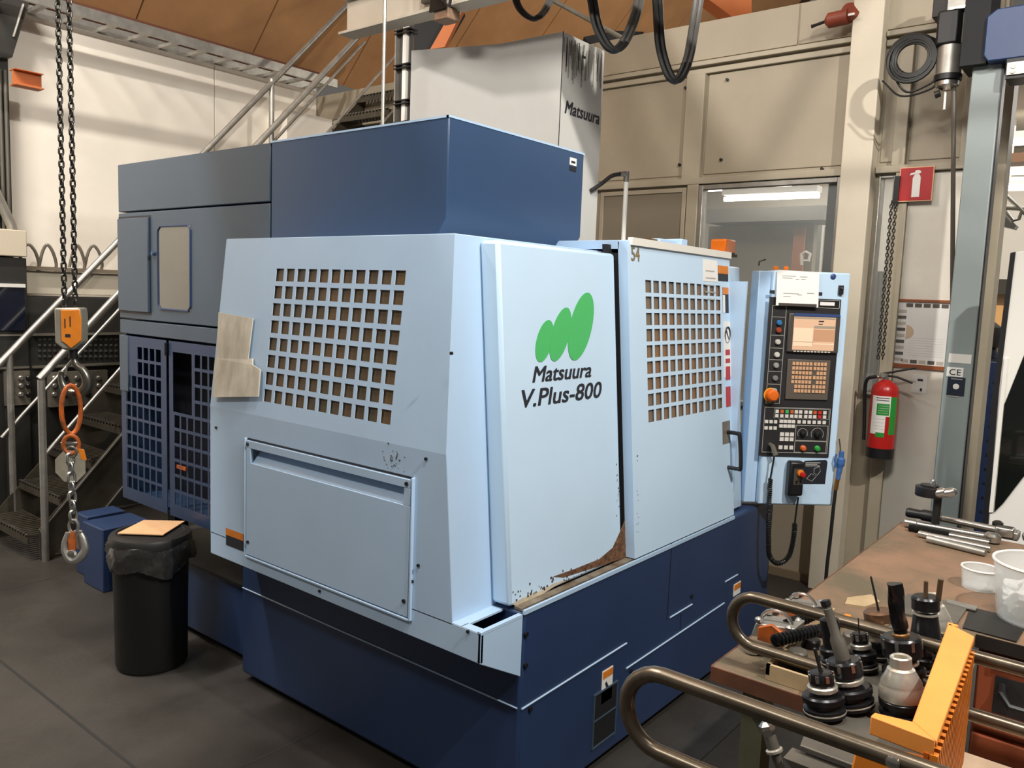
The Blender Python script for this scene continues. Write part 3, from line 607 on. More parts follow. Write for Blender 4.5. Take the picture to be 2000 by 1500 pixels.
for r_ in range(7):
    for c_ in range(10):
        if r_ in (2, 4) and c_ == 6: continue
        if r_ >= 5 and c_ in (0,): continue
        u0 = .112+c_*.0165+(.004 if c_ > 5 else 0); z0 = 1.425-r_*.0215
        q_ = kb(u0, u0+.0125, z0, z0+.0155, .014, .018); kk.add(q_.v, q_.f)
mk('keyboard_keys', kk, M_keyt, co, kind='stuff', label='tan letter and number keys')
# left column of buttons
mk('button_frame', kframe(.0, .068, 1.24, 1.70).add([], []), M_line, co)
cols = [(1.62, (48, 110, 160)), (1.585, (150, 62, 30)), (1.53, (190, 186, 178)), (1.47, (200, 196, 188)), (1.42, (150, 148, 142)), (1.36, (120, 120, 118)), (1.30, (170, 168, 160)), (1.265, (60, 140, 70))]
for z_, c_ in cols:
    mk('push_button', MB().lathe([(.013, 0), (.013, .01), (.010, .014)], ca+cu_*.036+Z*(z_-.75)+cn*.006, cn, 12), mat('button_%d_%d_%d' % c_, c_, .4), co)
for z_ in (1.645, 1.56, 1.50, 1.445, 1.39, 1.33): kpart('divider_line', .004, .064, z_, z_+.002, .006, .007, M_line)
e_ = K(1504, 771); eu = (e_-ca).dot(cu_); 
mk('emergency_stop', MB().lathe([(.03, 0), (.03, .006), (.016, .008), (.016, .02), (.026, .024), (.028, .034), (.02, .042), (.001, .044)], e_+cn*.006, cn, 20), mat('estop_orange', (222, 104, 24), .35), co, label='orange and red emergency stop button')
mk('emergency_collar', MB().lathe([(.034, 0), (.034, .004)], e_+cn*.006, cn, 20), mat('estop_yellow', (236, 178, 40), .5), co)
# key field
mk('key_frame', kframe(-.002, .318, 1.005, 1.222), M_line, co)
KF = []
for (px, py) in [(1520, 802), (1530, 802), (1541, 802), (1520, 810), (1530, 810), (1541, 810), (1552, 810), (1562, 810), (1572, 810), (1582, 811), (1591, 811), (1610, 812), (1582, 802), (1562, 801), (1572, 802)]: pass
def key(u, z, m, wk=.0155, hk=.0155):
    q_ = kb(u, u+wk, z, z+hk, .006, .011); kmap.setdefault(m.name, (m, MB()))[1].add(q_.v, q_.f)
kmap = {}
for c_, u in enumerate((.050, .074, .098, .122, .143, .164, .19, .212, .234, .258, .282)):
    key(u, 1.195, {1: MATS.get('ko') or mat('ko', (190, 92, 40), .5), 2: mat('kg', (62, 170, 90), .5), 3: mat('ko', (190, 92, 40), .5), 8: mat('ko', (190, 92, 40), .5), 9: mat('kr', (196, 40, 30), .5)}.get(c_, M_key))
    key(u, 1.174, M_key if c_ != 9 else MATS['kr'])
for c_ in range(3):
    key(.002+c_*.022, 1.145, M_key); key(.002+c_*.022, 1.115, M_key)
for c_ in range(4): key(.073+c_*.0195, 1.148, M_key, .017); key(.073+c_*.0195, 1.126, M_key, .017)
for c_ in range(6): key(.160+c_*.0245, 1.148, M_key)
for c_ in range(3):
    key(.080+c_*.024, 1.085, M_key, .019, .018); key(.080+c_*.024, 1.062, M_key, .019, .018); key(.078+c_*.026, 1.022, M_key, .018, .018)
for nm_, (m_, mb_) in kmap.items(): mk('panel_keys', mb_, m_, co, kind='stuff')
mk('key_frame', kframe(.155, .312, 1.065, 1.14), M_line, co); mk('key_frame', kframe(.155, .312, 1.008, 1.064), M_line, co)
mk('key_frame', kframe(.045, .312, 1.17, 1.218, t=.0014), M_line, co)
for u, z_, r_ in ((.19, 1.10, .016), (.262, 1.098, .02)):
    c0 = ca+cu_*u+Z*(z_-.75)
    mk('rotary_knob', MB().lathe([(r_*.8, 0), (r_*.7, .016), (r_*.3, .018)], c0+cn*.006, cn, 16), M_black, co)
    mk('dial_arc', MB().tube([c0+cn*.007+(cu_*math.cos(R(t))+Z*math.sin(R(t)))*(r_*1.5) for t in range(-30, 211, 20)], .0012, 5), M_line, co)
for u, col in ((.197, (206, 96, 44)), (.266, (40, 150, 60))):
    c0 = ca+cu_*u+Z*(1.030-.75)+cn*.006
    mk('push_button', MB().lathe([(.014, 0), (.014, .006), (.0115, .008), (.0115, .016), (.008, .018)], c0, cn, 16), mat('btn%d' % col[0], col, .35), co)
# top of console: paper, key switch etc.
mk('top_plate', kb(.20, .322, 1.70, 1.732, .006, .008), M_black, co); mk('key_frame', kframe(.2, .32, 1.695, 1.733, .009), M_line, co)
mk('name_plate', kb(.225, .295, 1.708, 1.724, .008, .0095), M_white, co)
sq = [K(1516, 527), K(1598, 532), K(1593, 600), K(1511, 596)]
mk('paper_sheet', MB().prism([q_+cn*(.012 if i < 2 else .026) for i, q_ in enumerate(sq)], cn*.0015), M_white, co, label='white printed sheet fixed over the console top')
pm = MB()
for (x0, y0, x1, y1) in ((1525, 538, 1552, 538), (1560, 540, 1574, 541), (1525, 542, 1545, 543), (1551, 545, 1558, 546), (1562, 545, 1570, 546), (1526, 572, 1556, 573), (1572, 572, 1586, 573), (1554, 575, 1562, 576), (1526, 578, 1540, 579)):
    a_, b_ = K(x0, y0), K(x1, y1+1.2); f = (y0-527)/70*.014+.0142
    pm.ob(a_+cn*f, cu_*(b_-a_).dot(cu_), Z*-.003, cn*.0004)
mk('sheet_print', pm, M_line, co)
mk('clip_plate', kb(.02, .2, 1.70, 1.712, .006, .03), M_consg, co)
q_ = K(1627, 540); mk('hole_plug', MB().lathe([(.013, 0), (.013, .004), (.010, .006)], q_, cn, 16), mat('plug_blue', (50, 68, 120), .4), co)
q_ = K(1641, 566); mk('key_switch', MB().ob(q_-cu_*.011-Z*.022, cu_*.022, Z*.042, cn*.014), M_black, co, bevel=.002); mk('key_head', MB().lathe([(.005, 0), (.005, .006)], q_+cn*.014+Z*.008, cn, 10), M_steel, co)
for px, py in ((1508, 570), (1601, 574)):
    q_ = K(px, py); mk('small_label', MB().ob(q_-cu_*.012-Z*.008, cu_*.024, Z*.016, cn*.001), M_ink, co)
# screw clip & bracket on console top
q_ = K(1490, 518); mk('latch', MB().tube([q_-cn*.05+Z*.0, q_-cn*.05+Z*.02, q_-cn*.05+Z*.03+cu_*.03], .004, 6), M_dark, co)
for px in (1525, 1545): q_ = K(px, 526); mk('lamp_stub', MB().lathe([(.012, 0), (.012, .012), (.006, .016)], q_-cn*.06+Z*.0, Z, 10), M_amber, co)
# label sticker low right
lb = [K(1572, 900), K(1613, 898), K(1616, 902), K(1611, 945), K(1566, 945), K(1570, 902)]
mk('instruction_label', MB().prism([q_+cn*.0005 for q_ in lb], cn*.001), M_ink, co, label='black sticker with a line drawing of two boxes')
lm = MB()
for x0, y0, x1, y1 in ((1573, 903, 1602, 903), (1573, 906, 1596, 906), (1573, 909, 1600, 909)):
    lm.ob(K(x0, y0)+cn*.0018, K(x1, y1)-K(x0, y0), Z*-.004, cn*.0004)
for pl in (((1590, 915), (1600, 911), (1602, 920), (1596, 928), (1589, 924), (1590, 915)), ((1575, 935), (1584, 925), (1594, 930), (1585, 940), (1575, 935))):
    lm.tube([K(*q_)+cn*.0022 for q_ in pl], .0014, 4)
mk('label_print', lm, M_line, co)
# pendant
pc = K(1548, 930)
pt = thing('hand_pendant', 'black hand pendant with orange stop button hanging on the console', 'pendant', pc+cn*.0)
mk('body', MB().ob(pc-cu_*.038-Z*.085+cn*.004, cu_*.072, Z*.165, cn*.05), M_black, pt, bevel=.010)
mk('face_plate', MB().ob(pc-cu_*.018-Z*.03+cn*.0545, cu_*.045, Z*.078, cn*.002), M_consg, pt)
mk('stop_collar', MB().lathe([(.016, 0), (.015, .012)], pc+cu_*.012+Z*.028+cn*.0555, cn, 16), mat('pendant_orange', (232, 132, 34), .4), pt)
mk('stop_button', MB().lathe([(.012, 0), (.013, .012), (.011, .018), (.001, .02)], pc+cu_*.016+Z*.024+cn*.067, cn, 16), M_red, pt)
mk('toggle', MB().lathe([(.005, 0), (.004, .012)], pc-cu_*.004-Z*.012+cn*.056, cn, 8).lathe([(.005, 0), (.004, .012)], pc+cu_*.016-Z*.012+cn*.056, cn, 8), M_black, pt)
# coiled cable
def coil(a, b, r, turns, n=8):
    a, b = V(a), V(b); d = (b-a).normalized(); u = d.orthogonal().normalized(); w_ = d.cross(u); N_ = int(turns*n)
    return [a+(b-a)*(i/N_)+(u*math.cos(2*math.pi*i/n)+w_*math.sin(2*math.pi*i/n))*r for i in range(N_+1)]
cb = thing('coiled_cable', 'black coiled cable looping below the control console', 'cable', K(1505, 985)+cn*.03)
s0 = K(1505, 888)+cn*.045; s1 = K(1499, 932)+cn*.035; s2 = K(1497, 1000)+cn*.03; 
mk('plug', MB().tube([K(1503, 868)+cn*.008, K(1503, 868)+cn*.04, K(1508, 885)+cn*.045], .011, 10), mat('plug_nickel', (176, 168, 150), .3, .8), cb)
mk('lead', MB().tube(spline([s0, K(1503, 905)+cn*.04, s1]), .0045, 8), M_hose, cb)
path = spline([s1, s2, K(1498, 1050)+cn*.02, K(1502, 1085)+cn*.01, K(1520, 1100)+cn*.005, K(1540, 1085)+cn*.005, K(1548, 1050)+cn*.01, K(1550, 1020)+cn*.015], 30)
cp = []; ang = 0
for i in range(len(path)-1):
    d = (path[i+1]-path[i]); L = d.length; d.normalize(); u = (cn-d*cn.dot(d)).normalized(); w_ = d.cross(u)
    k_ = 3
    for j in range(k_):
        ang += 2*math.pi*L/k_/.0095
        cp.append(path[i]+(path[i+1]-path[i])*j/k_+(u*math.cos(ang)+w_*math.sin(ang))*.010)
mk('coil', MB().tube(cp, .0036, 4), M_hose, cb)
mk('coil_core', MB().tube(path[::6], .0085, 6), M_hose, cb)
mk('lead', MB().tube(spline([K(1550, 1020)+cn*.015, K(1552, 995)+cn*.02, K(1554, 968)+cn*.03]), .0045, 8), M_hose, cb)
# air gun + hose
ag = thing('air_gun', 'blue air blow gun hanging beside the control console', 'air gun', K(1633, 905)+cu_*.02)
def G(x, y, d=.02): return K(x, y)+cn*d
mk('nozzle', MB().tube([G(1635, 855), G(1637, 868), G(1638, 882)], .0035, 8), M_steel, ag)
mk('body', MB().tube(spline([G(1640, 880), G(1639, 895), G(1637, 910), G(1634, 925), G(1633, 934)], 4), [.012]*4+[.019]*4+[.013]*4+[.011]*5, 12), M_bluegun, ag, label='blue plastic grip')
mk('trigger', MB().tube([G(1630, 885), G(1627, 897), G(1629, 912)], .005, 8), M_bluegun, ag)
mk('coupling', MB().cyl(G(1632, 934), G(1628, 955), .011, n=10), M_brass, ag)
lone('air_hose', MB().tube(spline([G(1628, 956), G(1624, 990), G(1618, 1050), G(1611, 1110), G(1606, 1190)]), .0085, 10), M_hose, 'black rubber air hose running down from the blue air gun', 'hose')
# ================================================================== BENCH
BZ = .90
bn = thing('workbench', 'heavy workbench with a worn brown wooden top and red brown drawers', 'workbench', (2.47, .1, 0))
mk('bench_top', MB().prism([(1.645, .715, .868), (1.645, .30, .868), (2.28, .30, .868), (2.28, -.75, .868), (3.305, -.75, .868), (3.305, .715, .868)], (0, 0, BZ-.868)), M_bench, bn, bevel=.003)
mk('top_edge', MB().box(1.640, 1.645, .30, .716, .866, .899), M_benchedge, bn); mk('top_edge', MB().box(1.645, 3.305, .715, .718, .866, .899), M_benchedge, bn); mk('top_edge', MB().box(2.275, 2.28, -.75, .30, .866, .899), M_dark, bn)
mk('carcass', MB().box(2.31, 3.25, -.75, .295, .06, .866), M_redbrown, bn)
mk('lower_shelf', MB().box(1.68, 2.27, -.74, .22, .30, .33), M_benchedge, bn)
for yy in (.62,): 
    mk('leg', MB().box(1.72, 1.78, yy, yy+.05, 0, .866), M_olive, bn); mk('leg', MB().box(3.2, 3.26, yy, yy+.05, 0, .866), M_olive, bn)
for k, (z0, z1) in enumerate(((.66, .85), (.44, .64), (.2, .42))):
    dw_ = mk('drawer', MB().box(2.285, 2.31, -.6, .29, z0, z1), M_redbrown, bn, bevel=.004)
    mk('drawer_handle', MB().tube([(2.29, .235, z0+.125), (2.255, .23, z0+.115), (2.245, .21, z0+.09), (2.245, .05, z0+.09), (2.255, .03, z0+.115), (2.29, .025, z0+.125)], .010, 8), M_black, dw_)
    mk('handle_recess', MB().box(2.281, 2.286, .01, .25, z0+.05, z0+.145), M_vdark, dw_)
mk('label_strip', MB().box(2.279, 2.282, .1, .262, .822, .842), M_tan, bn, label='tan paper label strip')
# things on the bench
def onb(x, y, z=BZ): return at(x, y, 'z', z)
def rod(a, b, r, n=12): return MB().cyl(a, b, r, n=n)
a, b2 = onb(1770, 1000, BZ+.03), onb(1838, 1012, BZ+.03); e_ = onb(1950, 1035, BZ+.03)
t = thing('torque_wrench', 'long torque wrench with a thick black grip, furthest of the bars on the bench', 'wrench', V((a.x, a.y, BZ)))
mk('grip', MB().tube([a, a+(b2-a)*.08, a+(b2-a)*.4, a+(b2-a)*.5, b2], [.015, .019, .017, .022, .021], 12), M_black, t)
mk('shaft', MB().cyl(b2, e_, .0125, n=12), M_steel, t)
mk('head', MB().ob(e_+V((-.02, -.05, -.02)), (.05, 0, 0), (0, .06, 0), (0, 0, .035)), M_steel, t, bevel=.006)
a, b2 = onb(1768, 1020, BZ+.018), onb(1925, 1048, BZ+.018)
t = thing('torque_wrench', 'plain chrome torque wrench lying second from the wall side of the bench', 'wrench', V((a.x, a.y, BZ)))
mk('shaft', MB().tube([a, a+(b2-a)*.15, a+(b2-a)*.16, b2], [.017, .016, .014, .013], 12), M_steel, t)
mk('head', MB().lathe([(.012, 0), (.028, .004), (.028, .024), (.02, .032)], b2+V((0, -.02, -.016)), Z, 16), M_steel, t)
a, b2 = onb(1775, 1030, BZ+.014), onb(1932, 1060, BZ+.014)
t = thing('torque_wrench', 'torque wrench with a dark knurled grip lying in the middle of the bars', 'wrench', V((a.x, a.y, BZ)))
km = MB(); d = (b2-a)
for i in range(26): km.lathe([(.0115, 0), (.014, .002), (.0115, .0045)], a+d*(i*.02), d, 10)
mk('knurled_grip', km, M_dark, t); mk('shaft', MB().cyl(a+d*.5, b2, .011, n=12), M_steel, t)
a, b2 = onb(1795, 1042, BZ+.013), onb(1935, 1072, BZ+.013)
lone('steel_bar', MB().tube([a, b2], .0125, 12), M_steel, 'plain grey steel bar lying before the knurled wrench', 'bar')
a, b2 = onb(1812, 1052, BZ+.013), onb(1925, 1080, BZ+.013)
lone('steel_bar', MB().tube([a, a+(b2-a)*.1, a+(b2-a)*.13, b2], [.014, .014, .0125, .0125], 12), M_gal, 'steel bar with a collared end, nearest of the bars to the camera', 'bar')
p = onb(1965, 1050, BZ)
t = thing('bar_clamp', 'small steel clamp with two knobs at the far right end of the bars', 'clamp', p)
mk('jaw', MB().box(p.x-.03, p.x+.03, p.y-.04, p.y+.04, BZ, BZ+.03), M_gal, t, bevel=.005)
mk('knob', MB().lathe([(.01, 0), (.018, .006), (.018, .02), (.01, .026)], p+V((0, .03, .03)), Z, 12), M_dark, t)
mk('knob', MB().lathe([(.01, 0), (.02, .008), (.016, .03)], p+V((0, -.05, .012)), (0, -1, .3), 12), M_gal, t)
# magnetic stand / pressure puck at back corner
p = at(1832, 1005, 'x', 3.27)
t = thing('measuring_stand', 'black round headed stand with chrome screws at the bench end against the post', 'stand', V((3.24, p.y, BZ)))
mk('rod', MB().cyl((3.24, p.y, BZ), (3.24, p.y, 1.03), .014, n=12), M_dark, t)
c0 = at(1815, 958, 'x', 3.24)
mk('round_head', MB().lathe([(.045, 0), (.047, .004), (.047, .034), (.03, .036), (.03, .042)], (3.24, c0.y, c0.z-.02), Z, 28), M_black, t)
mk('head_bolt', MB().lathe([(.01, 0), (.01, .012), (.006, .02)], (3.24, c0.y-.01, c0.z+.022), Z, 10), M_steel, t)
for k, px in enumerate((1838, 1857)):
    c1 = at(px, 962, 'x', 3.22); mk('chrome_screw', MB().lathe([(.014, -.02), (.018, -.008), (.018, .01), (.008, .02)], c1, (.3, -1, .4), 12), M_steel, t)
mk('arm', MB().cyl((3.24, c0.y, c0.z-.005), at(1862, 962, 'x', 3.24), .010, n=8), M_dark, t)
# plastic tubs
def tub(name, lab, c, r0, r1, h, mat_, rim=.004):
    t = thing(name, lab, 'tub', V((c.x, c.y, BZ)))
    mk('body', MB().lathe([(r0, 0), (r0*1.01, .004), (r1, h), (r1-.003, h), (r0-.003, .006), (.001, .005)], (c.x, c.y, BZ+.0005), Z, 40), mat_, t)
    mk('rim', MB().tube([(c.x+r1*math.cos(R(a*9)), c.y+r1*math.sin(R(a*9)), BZ+h) for a in range(40)], rim, 6, closed=True), M_wplas, t); return t
c = onb(2030, 1215)
tub('plastic_tub', 'large white translucent tub of rags at the right edge of the bench', c, .098, .118, .155, M_tub)
rg = MB(); random.seed(3)
bm = bmesh.new(); bmesh.ops.create_icosphere(bm, subdivisions=4, radius=1)
for v_ in bm.verts:
    q_ = v_.co; k_ = 1+.16*math.sin(7*q_.x+3*q_.z)+.12*math.sin(9*q_.y+5*q_.x)+.05*math.sin(21*q_.z+11*q_.y)
    v_.co = V((q_.x*.088*k_, q_.y*.088*k_, max(-.9, q_.z)*.05*k_))+V((c.x, c.y, BZ+.058))
    rr = math.hypot(v_.co.x-c.x, v_.co.y-c.y)
    if rr > .09: v_.co.x = c.x+(v_.co.x-c.x)*.09/rr; v_.co.y = c.y+(v_.co.y-c.y)*.09/rr
bm.verts.index_update(); rg.v = [v_.co.copy() for v_ in bm.verts]; rg.f = [tuple(q_.index for q_ in f_.verts) for f_ in bm.faces]; bm.free()
lone('white_rags', rg, M_rag, 'crumpled white rags inside the large translucent tub', 'rags')
c = onb(1912, 1148)
tub('plastic_tub', 'small shallow clear tub on the brown bench, left of the large one', c, .045, .05, .06, M_tub, .003)
# flat metal plates and scraps on the bench
q4 = [onb(*p_) for p_ in ((1772, 1163), (1892, 1186), (1868, 1222), (1752, 1200))]
lone('steel_plate', MB().prism(q4, (0, 0, .006)), M_plate, 'flat dark grey steel plate with a hole on the bench behind the orange frame', 'plate')
q4 = [onb(*p_) for p_ in ((1905, 1190), (1985, 1215), (1960, 1262), (1885, 1228))]
lone('bench_mat', MB().prism([onb(1895, 1188), onb(2010, 1215), onb(1985, 1256), onb(1880, 1228)], (0, 0, .004)), M_dark, 'dark rubber mat on the bench under the large tub', 'mat')
lone('steel_strip', MB().prism([onb(1850, 1172, .906), onb(1910, 1186, .906), onb(1905, 1194, .906), onb(1848, 1178, .906)], (0, 0, .003)), M_gal, 'thin bright steel strip lying across the grey plate', 'strip')
lone('foam_pad', MB().prism([onb(1655, 1170), onb(1702, 1164), onb(1718, 1178), onb(1690, 1188), onb(1650, 1182)], (0, 0, .005)), M_tan, 'pale scrap of packing foam on the bench behind the thin drill', 'scrap')
# tray with bores (in front of the clamp)
a0 = onb(1500, 1292); 
ty = thing('tool_tray', 'tan wooden block tray with bored holes on the bench corner', 'tray', V((1.86, .50, BZ)))
mk('tray_base', MB().box(1.66, 2.10, .37, .60, BZ+.001, BZ+.012), M_tan, ty)
mk('tray_side', MB().box(1.66, 1.668, .37, .60, BZ+.012, BZ+.035), M_tan, ty); mk('tray_side', MB().box(1.66, 2.10, .592, .60, BZ+.012, BZ+.035), M_tan, ty)
mk('tray_top', MB().box(1.70, 2.08, .38, .59, BZ+.030, BZ+.034), mat('tray_dark', (92, 78, 58), .7, var=.3, scale=14), ty)
where = ('tray row nearest the handles', 'second tray row', 'third tray row', 'furthest tray row')
side = ('at the left', 'second from the left', 'third from the left')
for i in range(4):
    for j in range(3):
        x_, y_ = 1.735+i*.085, .56-j*.065
        lone('tool_bit', MB().lathe([(.021, 0), (.021, .016+.01*((i*3+j) % 3)/2), (.018, .020+.01*((i*3+j) % 3)/2)], (x_, y_, BZ+.0345), Z, 16), M_hold if (i+j) % 3 else M_plate, 'round dark tool blank, %s, %s' % (where[i], side[j]), 'tool blank', 'round tool blanks on the tan tray')
# threaded screw jacks + spring clamps
for (p0, p1, lab) in (((1512, 1252), (1590, 1232), 'black threaded stud lying on the tray, nearer of two'), ((1536, 1222), (1598, 1196), 'black threaded stud lying on the tray, further of two')):
    a, b2 = onb(*p0, .975), onb(*p1, .975); d = b2-a; m_ = MB().cyl(a, b2, .0095, n=10); N_ = int(d.length/.0115)
    for i in range(N_): m_.lathe([(.0095, 0), (.0145, .003), (.0145, .006), (.0095, .009)], a+d*(i/N_), d, 10)
    m_.cyl(b2, b2+d.normalized()*.012, .013, n=6)
    lone('threaded_stud', m_, M_hold, lab, 'stud')
def crimp(p, lab, s=1.0):
    t = thing('clamp_block', lab, 'clamp', V((p.x, p.y, p.z)))
    mk('block', MB().prism([p+V((-.035, .05, 0))*s, p+V((.035, .05, 0))*s, p+V((.035, .04, .035))*s, p+V((-.035, .04, .035))*s], V((.0, -.09, .012))*s), M_gal, t, bevel=.003)
    mk('end_plate', MB().prism([p+V((-.045, .03, .0))*s, p+V((-.045, -.03, .0))*s, p+V((-.045, -.03, .03))*s, p+V((-.045, .0, .045))*s, p+V((-.045, .03, .03))*s], V((.012, 0, 0))*s), M_rorange, t, bevel=.002)
    mk('bail', MB().tube(arc(p+V((-.01, -.0, .03))*s, (0, 1, 0), (0, 0, 1), .038*s, -30, 210, 12), .0045*s, 8), M_steel, t)
    for dx, dy_ in ((-.03, .035), (.03, .035), (-.03, -.035), (.03, -.035)):
        mk('ball_nut', MB().lathe([(.003, 0), (.009, .004), (.009, .010), (.004, .014)], p+V((dx, dy_, .035))*s, Z, 10), M_steel, t)
crimp(V((1.80, .63, .94)), 'grey and orange clamp block with a steel bail, nearer of two on the tray')
crimp(V((1.97, .63, .94)), 'grey and orange clamp block behind the nearer one on the tray', .9)
lone('orange_earplug', MB().lathe([(.012, 0), (.012, .014), (.008, .02)], (2.02, .54, .936), Z, 12), M_orange, 'small bright orange rubber plug beside the clamp blocks', 'plug')
p_ = onb(1470, 1275); lone('swivel_castor', MB().lathe([(.016, 0), (.02, .004), (.02, .012), (.012, .016)], p_, Z, 14), M_gal, 'small round grey steel disc on the bench corner under the tubular handle', 'disc')
# ================================================================== TOOL TROLLEY
tr = thing('tool_trolley', 'tool trolley with two long bent tube handles and an orange ribbed frame', 'trolley', (1.42, .1, 0))
def loop(x, yend, zt, zb, r=.0118):
    rc_ = (zt-zb)/2; zc = (zt+zb)/2
    pts = [(x, -.75, zt)]+[(x, y_, zt) for y_ in (-.4, -.1, .2)]
    pts += [(x, yend-rc_*1.0+rc_*math.sin(R(t)), zc+rc_*math.cos(R(t))) for t in range(0, 181, 15)]
    pts += [(x, y_, zb) for y_ in (.2, -.1, -.4, -.75)]
    return MB().tube(pts, r, 14)
mk('tube_handle', loop(1.68, .692, 1.066, .955, .0125), M_tube, tr); mk('tube_handle', loop(1.165, .655, 1.088, .955, .0135), M_tube, tr)
q_ = at(1747, 1457, 'x', 1.15); mk('handle_bolt', MB().lathe([(.009, 0), (.009, .006), (.006, .008)], (1.152, q_.y, 1.090), (-1, 0, 0), 12), M_steel, tr)
PZ = 1.0
mk('holder_plate', MB().prism([(1.27, .235, PZ-.006), (1.27, .395, PZ-.006), (1.36, .41, PZ-.006), (1.45, .44, PZ-.006), (1.655, .47, PZ-.006), (1.82, .44, PZ-.006), (1.82, .235, PZ-.006)], (0, 0, .006)), M_plate, tr, bevel=.002)
mk('plate_bracket', MB().prism([(1.24, .41, .985), (1.24, .30, .985), (1.24, .35, .935)], (.04, 0, 0)), M_plate, tr)
mk('lower_body', MB().box(1.33, 1.60, .24, .34, .25, .93), M_vdark, tr)
# orange frame: top rail and ribbed side, from points on the rail's plane
oz = 1.12
def OZ(x, y): return at(x, y, 'z', oz)
q1, q2, q3, q4 = V((1.20, .283, oz)), V((1.185, .20, oz)), V((1.70, .235, oz)), V((1.70, .28, oz))
fr_ = mk('orange_frame', MB().prism([OZ(1830, 1446), OZ(1782, 1407), OZ(1852, 1216), OZ(1904, 1243)], (0, 0, -.012)), M_yellow, tr, bevel=.002, label='orange painted steel frame beside the tool holders')
mk('frame_lip', MB().prism([OZ(1700, 1398), OZ(1708, 1391), OZ(1784, 1409), OZ(1828, 1446)], (0, 0, -.028)), M_yellow, fr_, bevel=.002)
mk('frame_lip', MB().prism([OZ(1852, 1215), OZ(1870, 1220), OZ(1872, 1224), OZ(1850, 1220)], (0, 0, -.02)), M_yellow, fr_)
A_, B_ = OZ(1829, 1447)+V((0, -.004, -.012)), OZ(1903, 1245)+V((0, -.004, -.012))
for k in range(20):
    a_ = A_+(B_-A_)*(k/20)
    mk('rib', MB().ob(a_+V((0, .0, -.22)), (B_-A_)*(.5/20), V((0, .010, 0)), V((0, 0, .21))), M_orange, fr_)
mk('frame_back', MB().ob(A_+V((0, .012, -.20)), (B_-A_), V((0, .006, 0)), V((0, 0, .19))), M_rorange, fr_)
mk('orange_panel', MB().prism([at(1672, 1458, 'x', 1.24), at(1822, 1490, 'x', 1.24), at(1840, 1640, 'x', 1.24), at(1630, 1640, 'x', 1.24)], (.02, 0, 0)), M_orange, tr, bevel=.003)
mk('lower_shelf', MB().box(1.30, 2.24, -.72, .30, .595, .605), mat('shelf_pinkish', (206, 176, 148), .6, var=.15, scale=8), tr)
